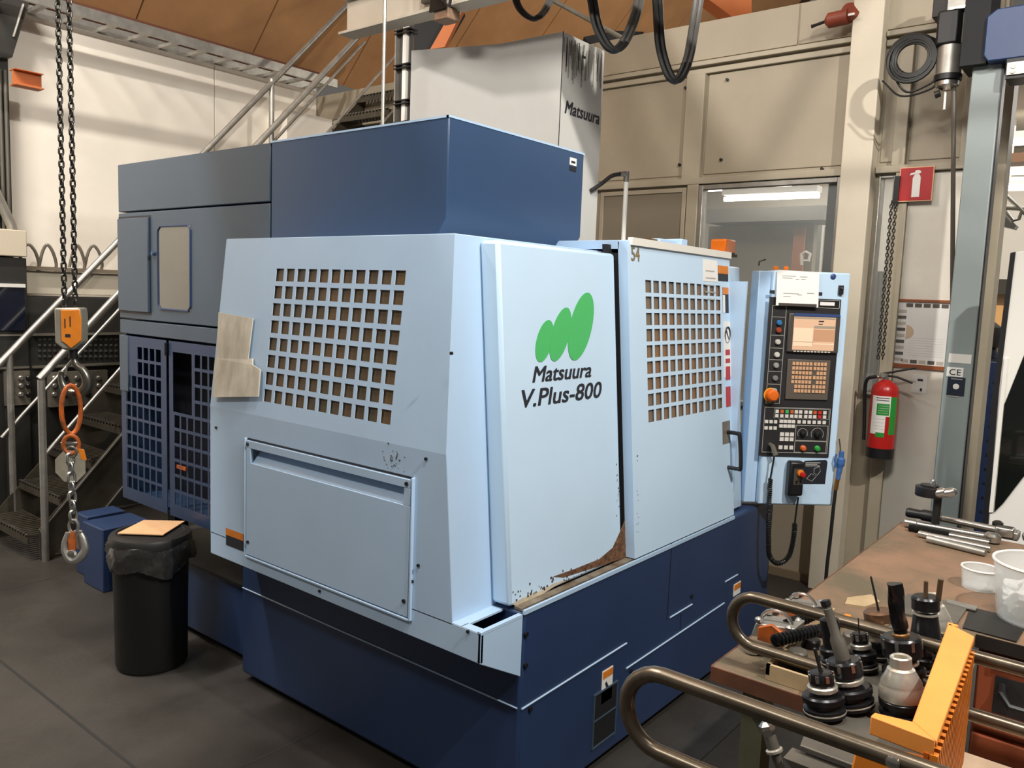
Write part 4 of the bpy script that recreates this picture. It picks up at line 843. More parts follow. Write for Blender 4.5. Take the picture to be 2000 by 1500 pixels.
# tool holders. local: z up along the tool, base at 0 (taper hidden in its socket)
def holder(px, py, kind, lab, tilt=10, s=1.0, tool=None, zb=PZ, fl=.032):
    p = at(px, py, 'z', zb); ax = V((0, math.sin(R(tilt)), math.cos(R(tilt))))
    t = thing('tool_holder', lab, 'tool holder', p, None)
    o = p+ax*.012
    if kind != 'cone0':
        mk('flange', MB().lathe([(fl*.8, -.012), (fl, -.008), (fl, .004), (fl*.84, .007), (fl*.84, .012), (fl, .015), (fl, .024), (fl*.9, .027)], o, ax, 28), M_hold, t)
        mk('flange_ring', MB().lathe([(fl*.86, .0), (fl*1.015, .001), (fl*1.015, .003), (fl*.86, .005)], o-ax*.004, ax, 28), M_holds, t)
    h = .027
    if kind == 'collet':      # body neck, slotted nut
        mk('neck', MB().lathe([(fl*.62, h), (fl*.58, h+.014*s), (fl*.66, h+.018*s)], o, ax, 24), M_hold, t)
        mk('neck_ring', MB().lathe([(fl*.70, h+.006), (fl*.72, h+.008), (fl*.72, h+.013), (fl*.66, h+.015)], o, ax, 24), M_holds, t)
        rn = fl*.74*s; z0 = h+.016*s; z1 = z0+.030*s
        mk('collet_nut', MB().lathe([(rn*.92, z0), (rn, z0+.003), (rn, z1-.004), (rn*.9, z1), (rn*.5, z1+.001)], o, ax, 28), M_hold, t)
        u = ax.orthogonal().normalized(); w_ = ax.cross(u); sl = MB()
        for k_ in range(8):
            a_ = k_*math.pi/4; dr_ = u*math.cos(a_)+w_*math.sin(a_); tn = ax.cross(dr_)
            sl.ob(o+ax*(z0+.014*s)+dr_*(rn*.97)-tn*.003, tn*.006, dr_*.0022, ax*(.014*s))
        mk('nut_slots', sl, M_steel, t)
        top = z1
    elif kind == 'arbor':
        mk('cone', MB().lathe([(fl*.98, h), (fl*1.0, h+.003), (fl*1.0, h+.016), (fl*.93, h+.021), (fl*.90, h+.026), (fl*.90, h+.028), (fl*.66, h+.044), (fl*.60, h+.050), (fl*.48, h+.053), (fl*.47, h+.070), (fl*.40, h+.072), (fl*.3, h+.070), (fl*.3, h+.05)], o, ax, 32), M_holds, t); top = h+.068
    elif kind == 'rusty':
        mk('cone', MB().lathe([(fl*.9, h), (fl*.95, h+.008), (fl*.78, h+.022), (fl*.6, h+.026), (fl*.6, h+.034)], o, ax, 32), M_holds, t)
        mk('collar', MB().lathe([(fl*.62, h+.03), (fl*.7, h+.034), (fl*.7, h+.052), (fl*.56, h+.056), (fl*.3, h+.054)], o, ax, 28), mat('collar_brown', (120, 92, 70), .35, .7, var=.2, scale=20), t); top = h+.055
    elif kind == 'chuck':
        mk('body', MB().lathe([(fl*.78, h), (fl*.76, h+.004), (fl*.62, h+.045), (fl*.6, h+.05)], o, ax, 28), M_hold, t)
        mk('body_ring', MB().lathe([(fl*.6, h+.048), (fl*.66, h+.05), (fl*.66, h+.053), (fl*.6, h+.054)], o, ax, 28), M_holds, t)
        mk('collet_nut', MB().lathe([(fl*.55, h+.054), (fl*.7, h+.06), (fl*.7, h+.082), (fl*.6, h+.086), (fl*.2, h+.086)], o, ax, 28), M_hold, t); top = h+.086
    elif kind == 'short':
        mk('neck', MB().lathe([(fl*.7, h), (fl*.66, h+.02*s), (fl*.7, h+.024*s), (fl*.7, h+.034*s), (fl*.4, h+.036*s)], o, ax, 24), M_hold, t); top = h+.036*s
    if tool:
        k2, r_, L_, tl2 = tool; bx = V((0, math.sin(R(tl2)), math.cos(R(tl2))))
        q0 = o+ax*top
        if k2 == 'spiral':
            N_ = 40; n_ = 14; m_ = MB(); u = bx.orthogonal().normalized(); w_ = bx.cross(u); vs = []
            for i in range(N_+1):
                z_ = L_*i/N_
                for k_ in range(n_):
                    a_ = 2*math.pi*k_/n_; rr = r_*(1+.17*math.cos(3*a_-z_*70)) if i > 5 else r_*.9
                    vs.append(q0+bx*z_+(u*math.cos(a_)+w_*math.sin(a_))*rr)
            fs = [(i*n_+k_, i*n_+(k_+1) % n_, (i+1)*n_+(k_+1) % n_, (i+1)*n_+k_) for i in range(N_) for k_ in range(n_)]+[tuple(N_*n_+k_ for k_ in range(n_))]
            mk('end_mill', m_.add(vs, fs), mat('mill_black', (24, 24, 26), .25, .5), t); mk('shank_ring', MB().lathe([(r_*.95, -.002), (r_*1.15, 0), (r_*1.15, .004), (r_*.95, .006)], q0, bx, 24), M_brass, t)
        elif k2 == 'step':
            mk('shank', MB().lathe([(r_*1.55, 0), (r_*1.5, .035), (r_, .045), (r_*.95, L_*.86), (r_*.8, L_*.87), (r_*.8, L_*.9)], q0, bx, 20), M_plate, t)
            mk('cutter_head', MB().lathe([(r_*.9, L_*.9), (r_*1.1, L_*.92), (r_*1.05, L_), (r_*.5, L_)], q0, bx, 7), M_dark, t)
        else:
            mk('drill', MB().lathe([(r_*1.3, 0), (r_, .006), (r_*.95, L_*.95), (r_*.3, L_)], q0, bx, 10), M_dark if k2 == 'drill' else mat('drill_brown', (112, 92, 70), .35, .7), t)
    return t
holder(1822, 1262, 'arbor', 'silver cone arbor standing furthest right behind the black chuck', 5, zb=PZ, fl=.037)
t_ = holder(1808, 1282, 'chuck', 'tall black chuck holding two thin end mills, back right of the group', 5, tool=('mill', .0045, .032, 3), fl=.038)
q_ = WO[t_.name]
mk('drill', MB().cyl((q_.x+.004, q_.y-.012, PZ+.12), (q_.x+.004, q_.y-.013, PZ+.165), .0055, n=10), MATS['drill_brown'], t_)
holder(1728, 1282, 'rusty', 'brown collared silver holder with one long thin drill, left of the black end mill', 12, tool=('drill', .0022, .07, 17), fl=.042)
holder(1688, 1310, 'collet', 'small black collet holder with a hair thin drill, behind the long stepped cutter', 12, .75, tool=('drill', .0012, .03, 8), fl=.027)
holder(1800, 1318, 'short', 'short dark holder half hidden behind the fat end mill', 4, .8, fl=.028)
holder(1632, 1302, 'short', 'plain dark cylindrical holder behind the stepped cutter at left', 12, 1.6, fl=.026)
holder(1768, 1342, 'collet', 'wide slotted nut holder with the fat black spiral end mill', 9, 1.25, tool=('spiral', .0135, .098, 12), fl=.038)
holder(1762, 1405, 'arbor', 'silver bottle shaped arbor nearest the orange frame', 6, fl=.037)
holder(1663, 1382, 'collet', 'heavy holder with the long grey stepped cutter leaning left', 14, 1.0, tool=('step', .0085, .105, 22), fl=.040)
holder(1612, 1398, 'collet', 'black collet holder with a thin drill, nearest the left', 10, .8, tool=('drill', .0032, .042, 20), fl=.035)
# probe hanging at the lower left of the trolley
p0 = at(1496, 1415, 'x', 1.28)
t = thing('cutter_bar', 'steel cutter bar with a faceted head standing under the near handle', 'cutter', V((1.28, p0.y-.03, .6)))
p1 = at(1530, 1520, 'x', 1.28)
d = (p1-p0); mk('shank', MB().tube([p0+d*.2, p0+d*.45, p0+d*.46, p1+d*.6], [.010, .0105, .008, .008], 12), M_plate, t)
mk('ring', MB().lathe([(.010, 0), (.014, .002), (.014, .006), (.010, .008)], p0+d*.44, d, 14), M_holds, t)
mk('cutter_head', MB().lathe([(.006, 0), (.013, .006), (.013, .018), (.009, .024), (.009, .034)], p0-d*.06, d, 6), M_steel, t)
# ================================================================== BIN
bc_ = V((1.75, 3.41, 0))
tb = thing('waste_bin', 'tall round black bin with a dark lid left of the machine', 'bin', bc_)
mk('body', MB().lathe([(.138, 0), (.150, .02), (.153, .33), (.158, .54), (.160, .575)], bc_, Z, 40), M_bin, tb, bevel=0)
bagp = MB(); vs = []; n_ = 64
for i, (r_, z_) in enumerate(((.160, .580), (.170, .575), (.177, .555), (.180, .53), (.180, .50), (.174, .475), (.168, .478))):
    for k in range(n_):
        a_ = 2*math.pi*k/n_; wv = (.010*math.sin(5*a_+i)+.006*math.sin(13*a_+2*i)+.004*math.sin(29*a_+i*3))*.8*min(1, i/3)
        dz = (-.035*max(0, math.sin(2*a_-1.1))+.02*math.sin(5*a_))*(i/6)
        vs.append(bc_+V(((r_+wv)*math.cos(a_), (r_+wv)*math.sin(a_), z_+dz)))
fs = [(i*n_+k, i*n_+(k+1) % n_, (i+1)*n_+(k+1) % n_, (i+1)*n_+k) for i in range(6) for k in range(n_)]
bagp.add(vs, fs); mk('bin_bag', bagp, M_bag, tb, label='shiny dark bin liner folded over the rim')
mk('lid', MB().lathe([(.166, .555), (.171, .56), (.171, .587), (.165, .60), (.14, .605), (.136, .60), (.001, .60)], bc_, Z, 48), mat('lid_black', (30, 29, 28), .45), tb)
q4 = [at(x_, y_, 'z', .607) for x_, y_ in ((229, 1043), (281, 1017), (361, 1019), (318, 1046))]
lone('cardboard_sheet', MB().prism(q4, (0, 0, .004)), M_card, 'flat tan cardboard sheet lying on the black bin lid', 'cardboard')
# ================================================================== HOIST
T = 3.15
def W(x, y, t=T): return O+ray(x, y)*t
hk = thing('chain_hoist', 'orange hook block hanging on two strands of dark steel chain', 'hoist', W(138, 640))
def link_mesh():
    m_ = MB(); L_, w2, r_ = .0125, .0085, .0042
    pts = [V((w2*math.cos(R(a_)), 0, L_*.62+w2*math.sin(R(a_)))) for a_ in range(0, 181, 45)]+[V((w2*math.cos(R(a_)), 0, -L_*.62+w2*math.sin(R(a_)))) for a_ in range(180, 361, 45)]
    m_.tube(pts, r_, 6, closed=True); return m_
lm_ = link_mesh()
def chain(par, a, b, m, s=1.0, name='link', phase=0):
    a, b = V(a), V(b); d = b-a; pitch = .0285*s*.9; N_ = max(1, int(round(d.length/pitch))); z_ = d.normalized(); first = None
    x_ = (V((rt.x, rt.y, 0))-z_*z_.dot(V((rt.x, rt.y, 0)))).normalized(); y_ = z_.cross(x_); out = []
    for i in range(N_):
        c_ = a+d*((i+.5)/N_); th = R(35 if (i+phase) % 2 else 125)
        u = x_*math.cos(th)+y_*math.sin(th); v_ = z_.cross(u)
        Mx = Matrix(((u.x, v_.x, z_.x, 0), (u.y, v_.y, z_.y, 0), (u.z, v_.z, z_.z, 0), (0, 0, 0, 1)))@Matrix.Scale(s*(d.length/N_)/pitch, 4)
        key_ = 'link_%s' % m.name
        if key_ not in LM:
            me = bpy.data.meshes.new('link'); me.from_pydata(lm_.v, [], lm_.f); me.materials.append(m); me.shade_smooth(); LM[key_] = me
        o_ = bpy.data.objects.new(name, LM[key_]); C.objects.link(o_); o_.parent = par
        o_.matrix_local = Matrix.Translation(c_-WO[par.name])@Mx; out.append(o_)
    return out
LM = {}
zt_ = 3.35
for px, k in ((119, 0), (140, 1)):
    a = W(px+7+(px == 119)*0, 598); topx = W(px, 0)
    chain(hk, V((a.x+(topx.x-a.x)*1.25, a.y+(topx.y-a.y)*1.25, a.z+(topx.z-a.z)*1.25)) if 0 else V((a.x, a.y, 3.05)), a, M_chain, .93, phase=k)
bc2 = W(140, 640); hx_ = V((rt.x, rt.y, 0)).normalized(); hy = V((-hx_.y, hx_.x, 0))
def H(u, v_, d): return bc2+hx_*u+Z*v_+hy*d
mk('hook_block', MB().prism([H(-.052, .075, -.03), H(.048, .08, -.03), H(.052, .05, -.03), H(.05, -.055, -.03), H(.02, -.085, -.03), H(-.02, -.085, -.03), H(-.052, -.06, -.03)], hy*.06), mat('block_grey', (150, 146, 132), .45, .4, var=.1, scale=10), hk, bevel=.008)
mk('orange_cheek', MB().prism([H(-.022, .068, -.036), H(.050, .072, -.036), H(.056, .04, -.036), H(.055, -.045, -.036), H(.035, -.062, -.036), H(.015, -.078, -.036), H(-.004, -.062, -.036), H(-.022, -.05, -.036)], hy*.005), M_orange, hk, bevel=.002, label='orange painted cheek plate')
mk('block_print', MB().ob(H(-.006, -.035, -.0368), hx_*.02, Z*.012, hy*.0008).ob(H(-.008, .0, -.0368), hx_*.004, Z*.035, hy*.0008).ob(H(.012, .005, -.0368), hx_*.004, Z*.04, hy*.0008), M_ink, hk)
mk('hook_neck', MB().cyl(H(.004, -.08, 0), H(.004, -.12, 0), .016, n=12), M_dark, hk)
hp_ = [H(.004, -.11, 0), H(.012, -.14, 0), H(.04, -.165, 0), H(.056, -.20, 0), H(.048, -.235, 0), H(.02, -.256, 0), H(-.015, -.25, 0), H(-.038, -.225, 0), H(-.046, -.19, 0), H(-.043, -.172, 0)]
hs_ = spline(hp_, 5); N_ = len(hs_)
mk('hook', MB().tube(hs_, [.010+.009*math.sin(math.pi*min(1, i/N_*1.12)) for i in range(N_)], 12), mat('hook_steel', (120, 116, 106), .3, .85, var=.12, scale=14), hk, label='bare steel hook')
mk('safety_latch', MB().tube([H(.0, -.125, 0), H(-.022, -.15, 0), H(-.026, -.18, 0)], .0035, 6), M_gal, hk)
# chain sling
sl = thing('chain_sling', 'short chain sling with orange shackle hanging from the hoist hook', 'chain sling', H(-.005, -.24, 0))
def ring(c, a_, b_, ra, rb, r, m, nm, lab=None, n_=20): mk(nm, MB().tube([c+a_*ra*math.cos(2*math.pi*i/n_)+b_*rb*math.sin(2*math.pi*i/n_) for i in range(n_)], r, 8, closed=True), m, sl, label=lab)
cA = W(131, 800); dg_ = (hx_*.3+hy*.95).normalized()
ring(W(139, 800), (hx_*.75+hy*.66).normalized(), Z, .034, .095, .009, M_rorange, 'master_link', 'long worn orange master link')
ring(W(139, 868), (hx_*.97+hy*.2).normalized(), Z, .028, .035, .008, M_rorange, 'shackle')
mk('shackle_pin', MB().cyl(W(120, 866), W(152, 866), .006, n=10), M_steel, sl)
mk('orange_tag', MB().ob(W(152, 876), hx_*.022-Z*.004, -Z*.042+hx_*.01, hy*.006), M_orange, sl, bevel=.001)
ring(W(140, 882), hx_, Z, .02, .02, .005, M_steel, 'ring')
chain(sl, W(137, 887), W(144, 1018), M_steel, 1.55, 'link')
ring(W(144, 1028), hx_, Z, .018, .026, .006, M_gal, 'hook_eye')
mk('clasp_body', MB().tube([W(143, 1038), W(140, 1055), W(141, 1075)], [.008, .014, .012], 10), M_rorange, sl)
mk('clasp_plate', MB().ob(W(143, 1036), hx_*.032, -Z*.075+hx_*.008, hy*.012), M_gal, sl, bevel=.002)
hp_ = [W(133, 1040), W(127, 1060), W(128, 1078), W(140, 1094), W(155, 1090), W(166, 1074), W(163, 1054), W(158, 1042)]
hs_ = spline(hp_, 5); mk('lower_hook', MB().tube(hs_, [.009+.007*math.sin(math.pi*i/len(hs_)) for i in range(len(hs_))], 10), M_gal, sl)
mk('hook_knob', MB().lathe([(.014, 0), (.018, .004), (.014, .014), (.005, .018)], W(142, 1080), -hy, 12), M_steel, sl)
# ================================================================== STAIR
st = thing('steel_stair', 'steep galvanised steel staircase with open grating treads behind the machine', 'staircase', (1.97, 5.5, 0))
yn, yf = 5.16, 5.80; ks = 1.08; s0x = 1.965
def SZ(x): return (x-s0x)*ks
strn = lambda y_: MB().prism([(s0x, y_, .0), (s0x+.05, y_, 0), (s0x+.36, y_, .21), (5.0, y_, SZ(5.0)-.12), (5.0, y_, SZ(5.0)+.17), (s0x-.005, y_, .19)], (0, .012, 0))
mk('stringer', strn(yn), mat('stair_steel', (86, 80, 70), .4, .6, var=.2, scale=8), st); mk('stringer', strn(yf), MATS['stair_steel'], st)
mk('stringer_edge', MB().ob((s0x, yn-.012, .175), V((3.03, 0, 3.03*ks)), (0, .03, 0), (0, 0, .012)), M_gal, st)
mk('stringer_edge', MB().ob((s0x+.33, yn-.01, .19), V((2.7, 0, 2.7*ks)), (0, .03, 0), (0, 0, .008)), M_gal, st)
random.seed(5)
for k in range(17):
    x_ = s0x-.065+k*.187; z_ = .165+k*.202
    m_ = MB().box(x_, x_+.008, yn+.012, yf, z_-.055, z_+.004).box(x_+.19, x_+.198, yn+.012, yf, z_-.03, z_+.004)
    for j in range(15): yy = yn+.02+j*.042; m_.box(x_, x_+.19, yy, yy+.018, z_-.012, z_)
    td = mk('tread', m_, MATS['stair_steel'], st)
    m_ = MB()
    for j in range(16): yy = yn+.03+j*.038; m_.box(x_+.001, x_+.016, yy, yy+.016, z_+.004, z_+.009)
    mk('tread_nosing', m_, M_steel, td, kind='stuff')
mk('post', MB().cyl((1.985, yn-.02, 0), (1.985, yn-.02, 1.10), .021, n=12), M_gal, st)
mk('post', MB().cyl((3.59, yn-.02, SZ(3.59)), (3.59, yn-.02, SZ(3.59)+.98), .021, n=12), M_gal, st)
for y_ in (yf+.02,):
    mk('post', MB().cyl((4.03, y_, SZ(4.03)), (4.03, y_, 3.36), .021, n=12), M_gal, st)
    mk('post', MB().cyl((2.06, y_, 0), (2.06, y_, 1.2), .021, n=12), M_gal, st)
def rl(y_, x0, x1, dz, r, m): return MB().cyl((x0, y_, SZ(x0)+dz), (x1, y_, SZ(x1)+dz), r, n=12)
mk('handrail', rl(yn-.02, 1.975, 4.75, 1.095, .022, M_gal), M_gal, st); mk('handrail', rl(yf+.02, 1.9, 5.0, 1.10, .022, M_gal), M_gal, st)
mk('mid_rail', rl(yn-.02, 1.99, 4.75, .62, .011, M_gal), M_gal, st); mk('mid_rail', rl(yf+.02, 2.0, 5.0, .62, .012, M_gal), M_gal, st)
# octagonal plate leaning on the treads
oc = W(137, 911, 4.2); m_ = MB(); r_ = .088
m_.prism([oc+hx_*r_*math.cos(R(22.5+45*i))*.95+Z*r_*math.sin(R(22.5+45*i)) for i in range(8)], hy*.008)
lone('octagonal_plate', m_, mat('plate_pale', (150, 144, 128), .5, .3, var=.2, scale=12), 'pale octagonal metal plate fixed at the side of the staircase behind the chain', 'plate')
# ================================================================== ELECTRICAL CABINETS behind the stair
yc = 6.05
def cy(x, y): return at(x, y, 'y', yc)
def cbox(x0, y0, x1, y1, d0, d1, m, par=None, nm='box', **k):
    a_, b_ = cy(x0, (y0+y1)/2), cy(x1, (y0+y1)/2); c_ = (x0+x1)/2
    z1 = cy(c_, y0).z; z0 = cy(c_, y1).z
    return mk(nm, MB().box(a_.x, b_.x, yc+d0, yc+d1, z0, z1), m, par, **k)
ec = thing('electrical_cabinets', 'row of dark control cabinets with instrument panels along the back wall', 'cabinet', (2.2, 6.2, 0))
cbox(58, 582, 300, 1010, 0, .4, M_cab, ec, 'cabinet_body')
cbox(-120, 500, 56, 1010, -.02, .29, M_cab, ec, 'cabinet_body', bevel=.004)
cbox(-60, 560, 44, 645, -.04, -.02, mat('blue_tinted', (18, 24, 40), .15, coat=.5), ec, 'blue_cover')
cbox(-60, 553, 44, 560, -.05, -.02, M_wplas, ec, 'cover_strip')
for x0, x1, y0, y1 in ((62, 300, 650, 654), (62, 300, 710, 714), (-20, 54, 652, 656), (-20, 54, 716, 720)):
    cbox(x0, y0, x1, y1, -.03, -.0, M_alum, ec, 'trim_bar')
kd = MB()
for i in range(16):
    for j in range(4):
        a_ = cy(74+i*10, 665+j*11); kd.box(a_.x, a_.x+.016, yc-.01, yc, a_.z, a_.z+.014)
mk('breaker_rows', kd, mat('breaker_dark', (74, 72, 66), .5), ec, kind='stuff')
for x0, x1 in ((5, 54), (92, 205)):
    cbox(x0, 724, x1, 790, -.045, -.0, M_alum, ec, 'instrument_panel')
for x_ in (14, 35, 50, 100, 122, 144, 166, 186):
    for y_ in (737, 752, 769):
        a_ = cy(x_, y_); mk('selector_knob', MB().lathe([(.018, 0), (.018, .012), (.012, .02)], (a_.x, yc-.045, a_.z), (0, -1, 0), 10), M_black if (x_ in (14, 50, 122, 166)) else M_gal, ec)
cc = thing('cable_trunking', 'cream wall trunking with four looping grey cables above the dark cabinets', 'trunking', (2.6, 6.3, 1.9))
cbox(60, 533, 300, 577, .1, .3, mat('trunk_cream', (206, 196, 176), .6), cc, 'trunking_box', bevel=.004)
cbox(56, 525, 300, 532, .05, .3, mat('shelf_brown', (120, 108, 90), .6), cc, 'shelf_edge')
for i, (x0, x1) in enumerate(((50, 88), (90, 122), (150, 178), (180, 212))):
    a_, b_ = cy(x0, 522), cy(x1, 526); xm = (a_.x+b_.x)/2; h_ = .16
    mk('cable_loop', MB().tube(spline([(a_.x, yc+.12, a_.z), (a_.x+.02, yc+.1, a_.z+h_*.7), (xm-.01, yc+.08, a_.z+h_*.98), (b_.x-.03, yc+.08, a_.z+h_*.7), (b_.x, yc+.1, a_.z+.03), (b_.x, yc+.12, a_.z-.02)], 6), .011, 8), mat('cable_grey', (116, 108, 96), .5), cc)
t = lone('wall_box', MB().box(cy(-120, 480).x, cy(47, 480).x, yc-.05, yc+.3, cy(10, 500).z, cy(10, 448).z), mat('wall_box', (206, 194, 172), .55), 'cream metal box on top of the left dark cabinet', 'box', bevel=.006)
lone('grey_conduit', MB().tube([at(-30, 330, 'y', 6.28), at(22, 440, 'y', 6.28), at(24, 452, 'y', 6.28)], .033, 10), M_gal, 'slanting grey duct running into the cream box at the left edge', 'duct')
# left black column with vertical conduits
a_ = at(24, 300, 'y', 6.36)
cl = thing('steel_column', 'black steel column with vertical ribs at the left edge of the picture', 'column', (a_.x-.2, 6.4, 0))
mk('shaft', MB().box(a_.x-.5, a_.x-.004, 6.38, 6.48, 0, 3.2), mat('column_black', (44, 42, 38), .5, var=.2), cl)
mk('bracket', MB().prism([at(-60, 112, 'y', 6.3), at(24, 112, 'y', 6.3), at(62, -12, 'y', 6.3), at(-60, -60, 'y', 6.3)], (0, .1, 0)), MATS['column_black'], cl)
mk('bracket_edge', MB().cyl(at(26, 72, 'y', 6.29), at(46, 8, 'y', 6.29), .008, n=6), M_gal, cl)
for i in range(5): mk('conduit', MB().cyl((a_.x-.03-i*.035, 6.362, 0), (a_.x-.03-i*.035, 6.362, 3.1), .012, n=8), mat('conduit_grey', (96, 92, 82), .5), cl)
b0 = at(24, 162, 'y', 5.95); b1 = at(80, 165, 'y', 5.95)
lone('beam_stub', MB().box(b0.x, b1.x, 5.9, 6.0, b1.z-.04, b1.z-.032).box(b0.x, b1.x, 5.94, 5.95, b1.z-.04, b1.z+.06).box(b0.x, b1.x, 5.9, 6.0, b1.z+.055, b1.z+.06), M_orbeam, 'short orange steel beam stub sticking out beside the black column', 'beam')
# cable ladder under the roof
cl2 = thing('cable_ladder', 'pale cable ladder running along the top of the left wall', 'cable ladder', (3.3, 6.2, 3.5))
yl0, yl1 = 6.02, 6.32
zl = at(300, 72, 'y', yl0).z
mk('side_rail', MB().box(1.6, 4.85, yl0-.01, yl0+.01, zl-.0, zl+.07), M_gal, cl2); mk('side_rail', MB().box(1.6, 4.85, yl1-.01, yl1+.01, zl-.0, zl+.07), M_gal, cl2)
for k in range(14): x_ = 1.7+k*.235; mk('rung', MB().box(x_, x_+.035, yl0, yl1, zl+.01, zl+.035), M_gal, cl2)
# boxed duct on the back wall beside the stair
lone('wall_duct', MB().box(4.45, 4.95, 6.2, 6.5, 2.35, 3.25), M_wall, 'cream boxed duct in the corner behind the upper stair', 'duct', bevel=.004)
# ================================================================== CRANE BEAM, PIPES, HOSES
xb = 2.78
zb_ = at(835, 30, 'x', xb).z; ye = at(676, 70, 'x', xb).y
cr = thing('crane_beam', 'white overhead crane rail ending above the staircase', 'crane beam', (xb, 3.0, zb_))
mk('beam', MB().box(xb-.05, xb+.05, .2, ye, zb_-.004, zb_+.008).box(xb-.006, xb+.006, .2, ye-.03, zb_+.008, zb_+.16).box(xb-.05, xb+.05, .2, ye-.02, zb_+.16, zb_+.17), M_crane, cr)
mk('beam_side', MB().box(xb-.02, xb-.012, ye-.75, ye-.03, zb_+.008, zb_+.15), M_crane, cr)
mk('stiffener', MB().box(xb-.045, xb+.0, ye-.62, ye-.58, zb_+.04, zb_+.16), M_plate, cr)
mk('end_bracket', MB().prism([(xb-.03, ye-.04, zb_+.17), (xb-.03, ye-.02, zb_+.36), (xb-.03, ye-.3, zb_+.36), (xb-.03, ye-.26, zb_+.17)], (.05, 0, 0)), M_crane, cr)
ty_ = at(862, 40, 'x', xb-.05).y
tt = thing('beam_trolley', 'small black trolley clamp riding on the lower flange of the white crane rail', 'trolley', (xb, ty_, zb_))
mk('wheel_plate', MB().prism([(xb-.07, ty_+.06, zb_-.02), (xb-.07, ty_-.04, zb_-.02), (xb-.07, ty_-.03, zb_+.1), (xb-.07, ty_+.01, zb_+.14), (xb-.07, ty_+.04, zb_+.1)], (.012, 0, 0)), M_dark, tt)
mk('wheel', MB().lathe([(.02, 0), (.026, .006), (.026, .02)], (xb-.058, ty_+.02, zb_+.034), X, 14), M_gal, tt)
mk('hanger', MB().box(xb-.06, xb+.02, ty_-.05, ty_+.04, zb_-.06, zb_-.01), mat('hanger_tan', (150, 120, 96), .5), tt, bevel=.006)
mk('wire_clip', MB().tube([(xb-.075, ty_-.06, zb_+.16), (xb-.075, ty_-.02, zb_+.02), (xb-.075, ty_-.07, zb_-.02), (xb-.075, ty_-.09, zb_+.05)], .008, 6), M_black, tt)
p0, p1 = at(749, 0, 'x', 2.6), at(748, 250, 'x', 2.6)
lone('hanging_pipe', MB().cyl((2.6, p0.y-.01, 3.2), (2.6, p0.y-.01, 2.0), .0085, n=10), M_gal, 'thin vertical steel pipe passing in front of the white crane rail', 'pipe')
# cable riser beside tower
cx0 = at(792, 60, 'x', 3.4); 
cv_ = thing('cable_riser', 'white vertical cable duct with black straps left of the grey column cover', 'cable duct', (3.4, cx0.y, 1.6))
yy = cx0.y
mk('duct', MB().box(3.38, 3.42, yy-.03, yy+.0, 1.5, zb_+.3), M_wplas, cv_)
mk('side_profile', MB().box(3.37, 3.43, yy+.045, yy+.055, 1.5, zb_+.28), M_gal, cv_)
mk('black_cable', MB().cyl((3.40, yy+.025, 1.5), (3.40, yy+.025, zb_+.28), .011, n=8).cyl((3.40, yy-.05, 1.5), (3.40, yy-.05, zb_+.28), .010, n=8), M_black, cv_)
for py in (60, 128, 198, 240): z_ = at(795, py, 'x', 3.38).z; mk('strap', MB().box(3.365, 3.435, yy-.07, yy+.06, z_-.012, z_-.006).box(3.365, 3.435, yy-.07, yy+.06, z_+.006, z_+.012), M_black, cv_)
# festoon hoses
def fest(pts, t_, lab, r=.013, m1=M_hose, m2=M_hose2, n_=3):
    e = thing('hose_loop', lab, 'hose', W(*pts[len(pts)//2], t_), None)
    for k in range(n_):
        off = rt*(k-(n_-1)/2)*r*.8+fw*(k % 2)*r
        P_ = spline([W(x_, y_, t_)+off for x_, y_ in pts], 6)
        h_ = len(P_)*6//10
        mk('hose', MB().tube(P_[:h_+1], r, 8), m1, e); mk('hose', MB().tube(P_[h_:], r, 8), m2, e)
fest([(1000, -60), (1008, 0), (1022, 25), (1043, 36), (1060, 26), (1074, 0), (1090, -50)], 3.6, 'leftmost of the three black hose loops hanging from the top, the shallow one', .0095)
fest([(1148, -60), (1157, 0), (1168, 55), (1192, 95), (1215, 88), (1236, 45), (1248, 0), (1255, -50)], 3.4, 'middle of the three black hose loops hanging from the top', .0125)
fest([(1276, -60), (1284, 0), (1290, 90), (1308, 148), (1326, 154), (1344, 115), (1356, 50), (1364, 0), (1370, -50)], 3.4, 'rightmost and deepest of the three black hose loops hanging from the top', .0125)
lone('tie_rod', MB().cyl(W(1078, 0, 4.6), W(1215, 74, 5.2), .014, n=8), M_gal, 'pale diagonal rod under the orange roof behind the hose loops', 'rod')
# roof truss members seen over the partition
bt = lambda pts, t_, th, m, lab, nm='roof_beam': lone(nm, MB().prism([W(x_, y_, t_) for x_, y_ in pts], fw*th), m, lab, 'beam')
bt([(1358, -20), (1468, -20), (1468, 26), (1436, 37)], 6.0, .15, M_orbeam, 'orange roof beam end above the partition wall at the top')
bt([(1140, 72), (1200, 60), (1258, 62), (1200, 84), (1150, 84)], 6.4, .1, M_vdark, 'black gusset under the roof over the partition wall')
bt([(840, 96), (868, 92), (908, 10), (890, 8)], 5.7, .08, M_orbeam, 'slanting orange roof brace above the grey column cover')
bt([(808, 40), (870, 40), (908, 26), (868, 95), (808, 98)], 6.0, .05, M_vdark, 'dark opening under the roof beside the slanting orange brace', 'dark_panel')
